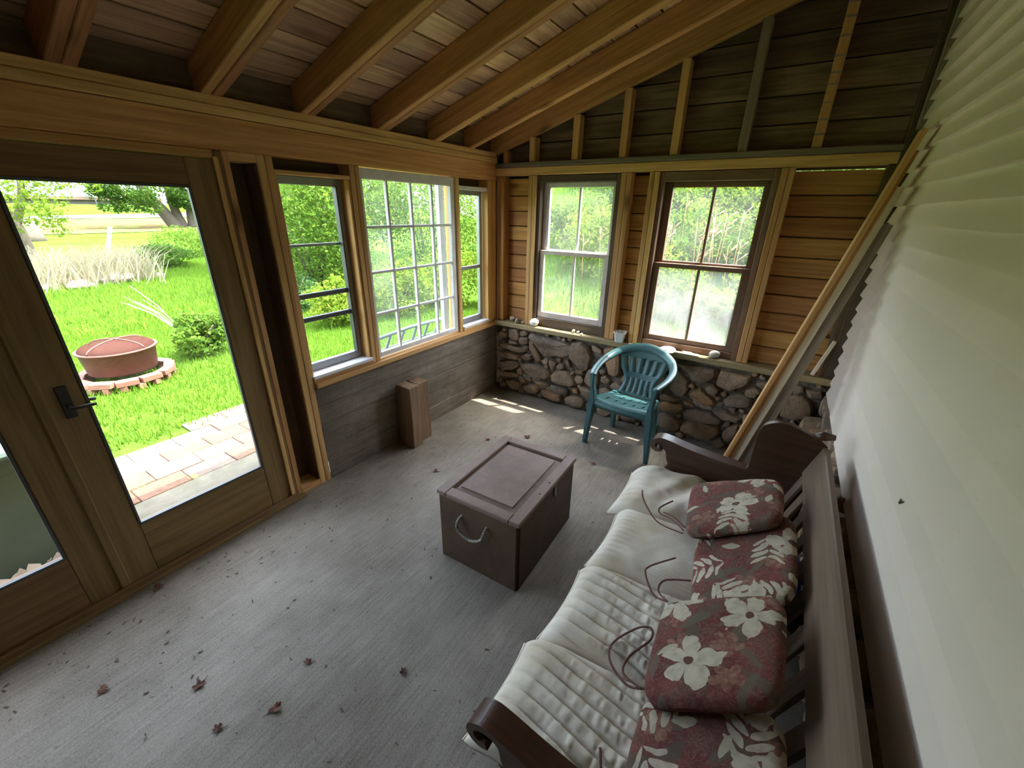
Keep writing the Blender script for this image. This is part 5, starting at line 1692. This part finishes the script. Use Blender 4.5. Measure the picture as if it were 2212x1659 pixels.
# bank behind the stone wall
for k, (x, y, rx, ry, h, m, n, sz, lab) in enumerate((
        (0.25, 2.3, 0.8, 0.6, 0.85, 'leaf_yellow', 4200, 0.06, 'yellow-green bank plant low in the white window'),
        (1.15, 1.55, 0.7, 0.45, 0.62, 'leaf_yellow', 4200, 0.055, 'yellow-green bank plant between the two back windows'),
        (2.05, 1.35, 0.65, 0.4, 0.55, 'leaf_yellow', 4200, 0.055, 'yellow-green bank plant low in the brown window'),
        (0.0, 4.2, 1.0, 0.7, 1.0, 'leaf_light', 4200, 0.07, 'light green bank shrub up the slope in the white window'),
        (1.9, 4.6, 1.1, 0.7, 0.95, 'leaf_blue', 5200, 0.07, 'bluish bank shrub in the upper pane of the brown window'),
        (2.75, 6.2, 1.2, 0.8, 1.0, 'leaf_mid', 5200, 0.08, 'dark bank shrub high in the brown window'),
        (-1.2, 6.8, 1.3, 0.9, 1.2, 'leaf_mid', 5200, 0.085, 'dark bank shrub high in the white window'),
        (0.75, 6.4, 1.0, 0.7, 0.7, 'leaf_blue', 4000, 0.08, 'bluish bank shrub between the dark ones'),
        (3.4, 2.4, 0.9, 0.6, 0.7, 'leaf_light', 4200, 0.06, 'light green bank plant beyond the brown window frame'),
        (-0.55, 3.1, 0.8, 0.6, 0.8, 'leaf_light', 4200, 0.06, 'light green bank plant left of the yellow one in the white window'),
        (1.15, 2.75, 0.9, 0.6, 0.75, 'leaf_light', 4600, 0.06, 'light green bank plant mid-slope between the back windows'),
        (2.2, 2.6, 0.9, 0.6, 0.7, 'leaf_light', 4600, 0.06, 'light green bank plant mid-slope behind the brown window'),
        (1.0, 4.3, 1.0, 0.7, 0.8, 'leaf_yellow', 4600, 0.065, 'yellow-green bank shrub halfway up the slope'),
        (2.9, 4.0, 1.0, 0.7, 0.8, 'leaf_blue', 4600, 0.065, 'bluish bank plant halfway up beyond the brown window'))):
    shrub('bank_plant', x, y, rx, ry, h, n, sz, m, lab, 240 + k, 3, 'plants on the bank', 'plant')

# dry standing stalks on the bank: each stalk a thing
rs = random.Random(31)
spots = []
for k in range(46):
    if k < 22:
        spots.append((rs.uniform(0.2, 1.15), rs.uniform(1.5, 2.6), rs.uniform(0.6, 0.95)))
    else:
        spots.append((rs.uniform(1.45, 2.55), rs.uniform(1.2, 2.3), rs.uniform(0.65, 1.05)))
for k, (x, y, h) in enumerate(spots):
    z0 = float(gh(x, y))
    lean_ = Vector((rs.uniform(-0.12, 0.12), rs.uniform(-0.10, 0.10), 1)) * h
    e = empty('dry_stalk', (x, y, z0), label='thin golden dry stalk standing on the bank outside the ' + ('white' if k < 22 else 'brown') + ' window',
              cat='stalk', group='dry stalks outside the ' + ('white' if k < 22 else 'brown') + ' window')
    obj('stem', tube([(0, 0, -0.02), tuple(lean_ * 0.5), tuple(lean_)], [0.0050, 0.0042, 0.0028], 5), 'straw_gold', WM[e.name], e)
    V, F = [], []
    for b in range(9):
        a = rs.uniform(0, 6.28)
        base = lean_ * rs.uniform(0.78, 1.0)
        tip = base + Vector((math.cos(a), math.sin(a), rs.uniform(0.5, 1.2))).normalized() * rs.uniform(0.05, 0.13)
        i0 = len(V)
        V += [base, base + Vector((0.003, 0.003, 0)), tip + Vector((0.009, 0, 0)), tip + Vector((-0.002, 0.009, 0.006))]
        F += [(i0, i0 + 1, i0 + 2, i0 + 3)]
    obj('seed_head', mesh_from(V, F), 'straw_gold', WM[e.name], e)

# log lying on the bank
zl = float(gh(-0.3, 9.3))
o = obj('fallen_log', tube(smooth_path([(-1.6, 0.3, 0.0), (0, 0, 0.12), (1.8, -0.2, 0.2)], 5), 0.16, 12), 'grey_post', Matrix.Translation((-0.4, 9.0, zl + 0.15)), None, 'pale fallen log high on the bank in the white window', 'log')

# grass
def blades(n, xr, yr, h, w, mat, name, label, seed, dens=None):
    r = np.random.default_rng(seed)
    x = r.uniform(*xr, n); y = r.uniform(*yr, n)
    if dens is not None:
        keep = dens(x, y, r)
        x, y = x[keep], y[keep]
        n = len(x)
    z = gh(x, y)
    a = r.uniform(0, 6.28, n); hh = h * r.uniform(0.4, 1.2, n); ww = w * r.uniform(0.7, 1.4, n)
    lx, ly = np.cos(a), np.sin(a)
    ln = r.uniform(0.1, 0.7, n) * hh
    b = r.uniform(0, 6.28, n)
    V = np.stack([np.stack([x - lx * ww, y - ly * ww, z - 0.01], -1), np.stack([x + lx * ww, y + ly * ww, z - 0.01], -1),
                  np.stack([x + ln * np.cos(b), y + ln * np.sin(b), z + hh], -1)], 1).reshape(-1, 3)
    return obj(name, fast_mesh(V, np.arange(n * 3).reshape(n, 3)), mat, None, None, label, 'grass', kind='stuff')
def notpatio(x, y, r):
    return (x < -1.86 + 0.06 * np.sin(y * 5) + r.normal(0, 0.05, len(x))) | (y > -1.25)
blades(90000, (-6.5, -0.3), (-3.6, 3.6), 0.075, 0.006, 'grass', 'lawn_grass', 'bright green lawn grass near the porch', 301, notpatio)
blades(70000, (-16, -6.0), (-4.0, 8.0), 0.12, 0.012, 'grass', 'lawn_grass', 'bright green lawn grass farther out', 302)
blades(14000, (-1.5, 4.5), (0.62, 5.0), 0.15, 0.007, 'grass', 'bank_grass', 'long green grass on the bank behind the stone wall', 303)
blades(22000, (-2.5, 6.5), (5.0, 13.0), 0.30, 0.016, 'grass', 'bank_grass', 'long green grass higher up the bank', 304)

# pale dead ornamental grass with a fence post in it
r = np.random.default_rng(41)
n = 1300
x = -12.2 + r.normal(0, 0.55, n); y = r.uniform(-1.55, 0.95, n); z = gh(x, y)
hh = r.uniform(0.2, 1.0, n); a = r.normal(-0.4, 0.9, n)
lean_y = np.clip(r.normal(0.25, 0.45, n), -0.8, 1.3) * hh
V = []
w = 0.012
P0 = np.stack([x, y - w, z], -1); P1 = np.stack([x, y + w, z], -1)
P2 = np.stack([x + 0.1, y + lean_y * 0.4 + w * 0.7, z + hh * 0.7], -1); P3 = np.stack([x + 0.1, y + lean_y * 0.4 - w * 0.7, z + hh * 0.7], -1)
P4 = np.stack([x + 0.2, y + lean_y, z + hh], -1)
V = np.stack([P0, P1, P2, P3, P4], 1).reshape(-1, 3)
i5 = np.arange(n) * 5
F = np.concatenate([np.stack([i5, i5 + 1, i5 + 2], -1), np.stack([i5, i5 + 2, i5 + 3], -1), np.stack([i5 + 3, i5 + 2, i5 + 4], -1)])
obj('dead_grass', fast_mesh(V, F), 'dead_grass', None, None, 'clump of bleached dead ornamental grass across the lawn', 'grass', kind='stuff')
for k, (x, y, s, lab) in enumerate(((-11.6, -1.25, 0.22, 'pale rock at the near foot of the dead grass'), (-11.5, -0.55, 0.28, 'broad pale rock before the dead grass'),
                                    (-11.7, 0.15, 0.32, 'large pinkish rock before the fence post'), (-12.0, 0.98, 0.22, 'pinkish rock right of the fence post'))):
    rock('garden_rock', (x, y, float(gh(x, y)) - 0.06), (s * 1.0, s * 1.5, s * 0.4), 'rock', lab, 'rock', 60 + k, 'rocks round the dead grass')
o = obj('fence_post', tube([(-14.2, 0.76, -0.15), (-14.2, 0.80, 0.5), (-14.15, 1.0, 1.12)], [0.055, 0.05, 0.05], 10), 'grey_post', None, None, 'weathered grey fence post leaning over the dead grass', 'post')
shrub('leafy_plant', -13.8, 2.0, 1.1, 0.9, 0.7, 3500, 0.09, 'leaf_mid', 'dark low shrub right of the fence post', 260, 3, None, 'plant')
shrub('leafy_plant', -17.5, 4.6, 2.6, 1.8, 1.0, 5000, 0.12, 'leaf_light', 'broad low brush far across the lawn', 261, 3, None, 'plant')

# trees
def tree(name, x, y, trunks, crowns, n, size, mat, label, seed):
    z0 = float(gh(x, y))
    e = empty(name, (x, y, z0), label=label, cat='tree')
    for path, rad in trunks:
        obj('trunk', tube(smooth_path(path, 4), np.linspace(rad, rad * 0.45, 4 * (len(path) - 1) + 1).tolist(), 10), 'bark', WM[e.name], e)
    P = np.concatenate([blob_points(c, rr, n // len(crowns), seed + i, 14) for i, (c, rr) in enumerate(crowns)])
    V, F = leaf_mesh(P, size, 0.3, seed)
    obj('foliage', fast_mesh(V, F), mat, WM[e.name], e)
tree('lawn_tree', -18.5, -0.15, [([(0, 0, -0.1), (0.1, 0.0, 1.0), (0.0, -0.25, 2.2), (0.2, -0.6, 4.0)], 0.22), ([(0.08, 0.0, 1.1), (0.2, 0.4, 2.1), (0.2, 0.7, 3.6)], 0.12)],
     [((0, -0.8, 4.6), (2.0, 2.2, 1.6)), ((0.4, -1.2, 2.0), (1.0, 1.3, 1.1)), ((0.6, 0.5, 1.9), (0.8, 1.1, 1.2)), ((0.2, 1.6, 2.9), (0.8, 1.2, 0.8))], 5200, 0.12, 'leaf_yellow', 'slim forked tree with yellow-green leaves at the door pane edge', 271)
tree('leaning_tree', -42, 12.7, [([(0, 0, -0.1), (0, -0.7, 1.3), (0, -1.4, 2.6), (0, -2.0, 5.0)], 0.55), ([(0, 0.5, -0.1), (0, 0.2, 1.3), (0, 0.1, 2.8), (0, 0.4, 5.0)], 0.40), ([(0.2, 1.1, -0.1), (0.2, 1.2, 1.5), (0.2, 1.8, 3.4)], 0.35)],
     [((0, -2.4, 4.4), (3.5, 3.4, 2.4)), ((0, 1.4, 4.6), (3.5, 3.0, 2.6)), ((1.5, -3.0, 2.3), (1.2, 2.6, 1.3)), ((1.0, 3.2, 2.4), (1.5, 2.2, 2.0)), ((1.0, 0.6, 2.6), (1.2, 1.6, 1.4))], 15000, 0.24, 'leaf_mid', 'spreading tree with leaning trunks beyond the lawn', 272)
tree('shade_tree', -10.6, 3.9, [([(0, 0, -0.1), (0.1, 0.1, 1.5), (0, 0, 4)], 0.2)], [((0, -0.1, 4.2), (2.2, 2.2, 1.6)), ((-1.6, -0.9, 4.4), (1.4, 1.4, 1.2))], 12000, 0.14, 'leaf_mid', 'round dark tree rising behind the tall shrubs', 274)
tree('edge_tree', -30, 16, [([(0, 0, -0.1), (0.1, 0.1, 1.5), (0, 0.3, 4)], 0.3)], [((0, 0, 3.2), (3.0, 3.2, 3.2))], 9000, 0.22, 'leaf_light', 'round bright tree right of the leaning one', 273)
# stump
o = obj('tree_stump', tube([(0, 0, -0.1), (0.02, 0, 0.3), (0, 0.05, 0.7), (0, 0.1, 1.0)], [0.62, 0.50, 0.42, 0.30], 14), 'bark', Matrix.Translation((-30, 1.95, float(gh(-30, 1.95)))), None, 'grey-brown stump beyond the slim forked tree', 'stump')

# far house: metal roof, dark eave, satellite dish
hs = empty('far_house', (-70, 11, 1.5), label='low house with pale blue metal roof beyond the road', cat='house')
def quad_prism(name, pts, th, mat, par):
    V = [Vector(p) for p in pts]
    n = (V[1] - V[0]).cross(V[3] - V[0]).normalized() * th
    W_ = V + [v - n for v in V]
    return obj(name, mesh_from(W_, [(0, 1, 2, 3), (7, 6, 5, 4), (0, 4, 5, 1), (1, 5, 6, 2), (2, 6, 7, 3), (3, 7, 4, 0)]), mat, None, par)
y0, y1 = 4.0, 21.0
xr = [(-67.0, 2.35), (-73.0, 6.2)]
ns = 12
for k in range(ns):
    a, b = y0 + (y1 - y0) * k / ns, y0 + (y1 - y0) * (k + 1) / ns
    quad_prism('roof_panel', [(-67.0, a + 0.03, 2.35), (-67.0, b - 0.03, 2.35), (-73.0, b - 0.03, 6.2), (-73.0, a + 0.03, 6.2)], 0.08, 'roof_metal', hs)
abox('wall', -76, -67.6, y0 + 0.4, y1 - 0.4, 1.0, 2.55, 'house_wall', hs, 0)
abox('fascia', -67.15, -66.95, y0, y1, 2.02, 2.30, 'frame_dark', hs, 0)
quad_prism('gable_wall', [(-67.6, y0 + 0.4, 2.4), (-73.0, y0 + 0.4, 5.9), (-78, y0 + 0.4, 2.4), (-72, y0 + 0.4, 1.0)], 0.2, 'house_wall', hs)
dish = empty('satellite_dish', (-66.4, 14.3, 1.6), label='grey satellite dish standing before the far roof', cat='dish')
DM = WM[dish.name]
obj('dish_bowl', lathe([(0.0, 0.0), (0.25, 0.03), (0.45, 0.10), (0.60, 0.20), (0.62, 0.20), (0.46, 0.07), (0.0, -0.03)], 24), 'dish_grey', DM @ Matrix.Translation((0, 0, 1.2)) @ Matrix.Rotation(math.radians(70), 4, 'Y'), dish)
obj('dish_pole', tube([(-0.1, 0, -0.3), (-0.1, 0, 1.2)], 0.06, 8), 'dish_grey', DM, dish)

# --- fire pit on its ring of bricks
fpx, fpy = -3.62, -2.06
fz = float(gh(fpx, fpy))
ring = empty('brick_base', (fpx, fpy, fz), label='low round base of loose red bricks under the fire pit', cat='brickwork')
for lay in range(2):
    nb_ = 18 if lay == 0 else 12
    for k in range(nb_):
        a = 2 * math.pi * (k + 0.5 * lay) / nb_
        R_ = 0.385
        M = Matrix.Translation((fpx + R_ * math.cos(a), fpy + R_ * math.sin(a), fz + 0.035 + lay * 0.06)) @ Matrix.Rotation(a + random.uniform(-0.10, 0.10) + (0 if lay == 0 else math.pi / 2), 4, 'Z')
        obj('brick', box_mesh(0.19 if lay else 0.10, 0.10 if lay else 0.06, 0.057, 'fire_brick', 0.004), None, M, ring)
pit = empty('fire_pit', (fpx, fpy, fz + 0.13), label='round rusty steel fire pit with a domed mesh cover on the lawn', cat='fire pit')
PM = WM[pit.name]
obj('bowl', lathe([(0.0, 0.0), (0.27, 0.0), (0.295, 0.02), (0.325, 0.24), (0.34, 0.245), (0.34, 0.25), (0.31, 0.25), (0.29, 0.03), (0.0, 0.01)], 40), 'rust', PM, pit)
obj('rim', lathe([(0.318, 0.248), (0.345, 0.248), (0.345, 0.265), (0.318, 0.265), (0.318, 0.248)], 40), 'rust', PM, pit)
dome = [(0.32 * math.cos(t), 0.265 + 0.085 * math.sin(t)) for t in np.linspace(0, math.pi / 2 - 0.02, 9)]
scr = obj('mesh_cover', lathe(dome, 40), 'spark_screen', PM, pit)
for k in range(2):
    a = k * math.pi / 2 + 0.5
    obj('cover_strap', tube([(0.322 * math.cos(t) * math.cos(a), 0.322 * math.cos(t) * math.sin(a), 0.267 + 0.087 * math.sin(t)) for t in np.linspace(0, math.pi, 17)], 0.008, 6), 'rust', PM, scr)
obj('cover_knob', lathe([(0.0, 0.350), (0.012, 0.350), (0.014, 0.358), (0.010, 0.366), (0.0, 0.368)], 12), 'black_metal', PM, scr)

# --- garden bench back seen just below the sixteen-light window
gb = empty('garden_bench', (-0.75, -0.58, -0.1), label='grey-green slatted garden bench outside below the sixteen-light window', cat='bench')
gy0, gy1 = -1.02, -0.16
obj('top_rail', tube([(-0.60, gy0, 0.66), (-0.60, -0.6, 0.685), (-0.60, gy1, 0.68)], 0.018, 8), 'garden_green', None, gb)
beam('lower_rail', (-0.63, gy0, 0.52), (-0.63, gy1, 0.53), 0.02, 0.05, 'garden_green', gb)
for k in range(6):
    y = gy0 + 0.02 + (gy1 - gy0 - 0.04) * k / 5
    beam('back_slat', (-0.63, y - 0.05, 0.53), (-0.60, y, 0.675), 0.026, 0.016, 'garden_green', gb, (1, 0, 0))
for y in (gy0, gy1):
    beam('leg', (-0.64, y - 0.02, -0.10), (-0.62, y - 0.01, 0.55), 0.04, 0.03, 'garden_green', gb, (1, 0, 0))
    beam('leg', (-1.02, y, -0.10), (-1.02, y, 0.30), 0.04, 0.03, 'garden_green', gb, (1, 0, 0))
for k in range(4):
    beam('seat_slat', (-0.70 - 0.09 * k, gy0, 0.315), (-0.70 - 0.09 * k, gy1, 0.315), 0.075, 0.02, 'garden_green', gb)

# --- green bin and leaf litter outside the second door
bn = empty('garbage_bin', (-0.95, -3.50, -0.078), label='dark green lidded bin standing outside the second glass door', cat='bin')
V, F = [], []
for (s, z) in ((0.85, 0.0), (0.97, 0.60), (1.0, 0.60), (1.0, 0.66)):
    V += [(-0.31 * s, -0.36 * s, z), (0.31 * s, -0.36 * s, z), (0.31 * s, 0.36 * s, z), (-0.31 * s, 0.36 * s, z)]
for i in range(3):
    for k in range(4):
        a, b = i * 4 + k, i * 4 + (k + 1) % 4
        F.append((a, b, b + 4, a + 4))
F.append((3, 2, 1, 0))
obj('bin_body', mesh_from(V, F), 'bin_green', WM[bn.name], bn)
obj('bin_lid', box_mesh(0.66, 0.76, 0.045, 'bin_green', 0.015), None, WM[bn.name] @ Matrix.Translation((0, 0, 0.685)), bn)
r = np.random.default_rng(55)
P = np.stack([r.uniform(-0.62, -0.20, 420), r.uniform(-4.2, -3.15, 420), -0.062 + r.uniform(0, 0.05, 420)], -1)
V, F = leaf_mesh(P, 0.07, 1.2, 56, 0.7)
plain('litter_leaf', (0.24, 0.20, 0.165), 0.9, n_scale=3, n_amt=0.4)
obj('leaf_litter', fast_mesh(V, F), 'litter_leaf', None, None, 'drift of pale dead leaves outside the second glass door', 'leaves', kind='stuff')

# --- small extras: pale dead stems on the lawn, a moth on the clapboards
rp = random.Random(77)
e = empty('dead_stem_clump', (-5.45, -0.85, float(gh(-5.45, -0.85))), label='wispy bleached dead stems leaning on the open lawn', cat='plant')
for k in range(9):
    a, b = rp.uniform(-0.1, 0.1), rp.uniform(-0.1, 0.1)
    tip = Vector((-0.15 + a * 1.5, -0.42 + b * 1.5, rp.uniform(0.45, 0.80)))
    obj('stem', tube([(a * 0.4, b * 0.4, -0.01), tuple(tip * 0.55 + Vector((0, 0.04, 0.02))), tuple(tip)], [0.004, 0.003, 0.0015], 5), 'straw', WM[e.name], e)
mo = empty('moth', (2.7655, -1.921, 0.996), label='tiny dark moth sitting on the cream clapboards', cat='insect')
obj('body', tube([(0, -0.008, 0.004), (-0.004, 0, 0), (0, 0.010, -0.006)], [0.001, 0.003, 0.001], 8), 'debris', WM[mo.name], mo)
for s in (-1, 1):
    obj('wing', mesh_from([(-0.003, -0.003, 0.002), (-0.004, 0.012, -0.004 + s * 0.006), (-0.001, 0.008, -0.006 + s * 0.010), (-0.001, -0.001, 0.001 + s * 0.006)], [(0, 1, 2, 3)]), 'dry_leaf', WM[mo.name], mo)
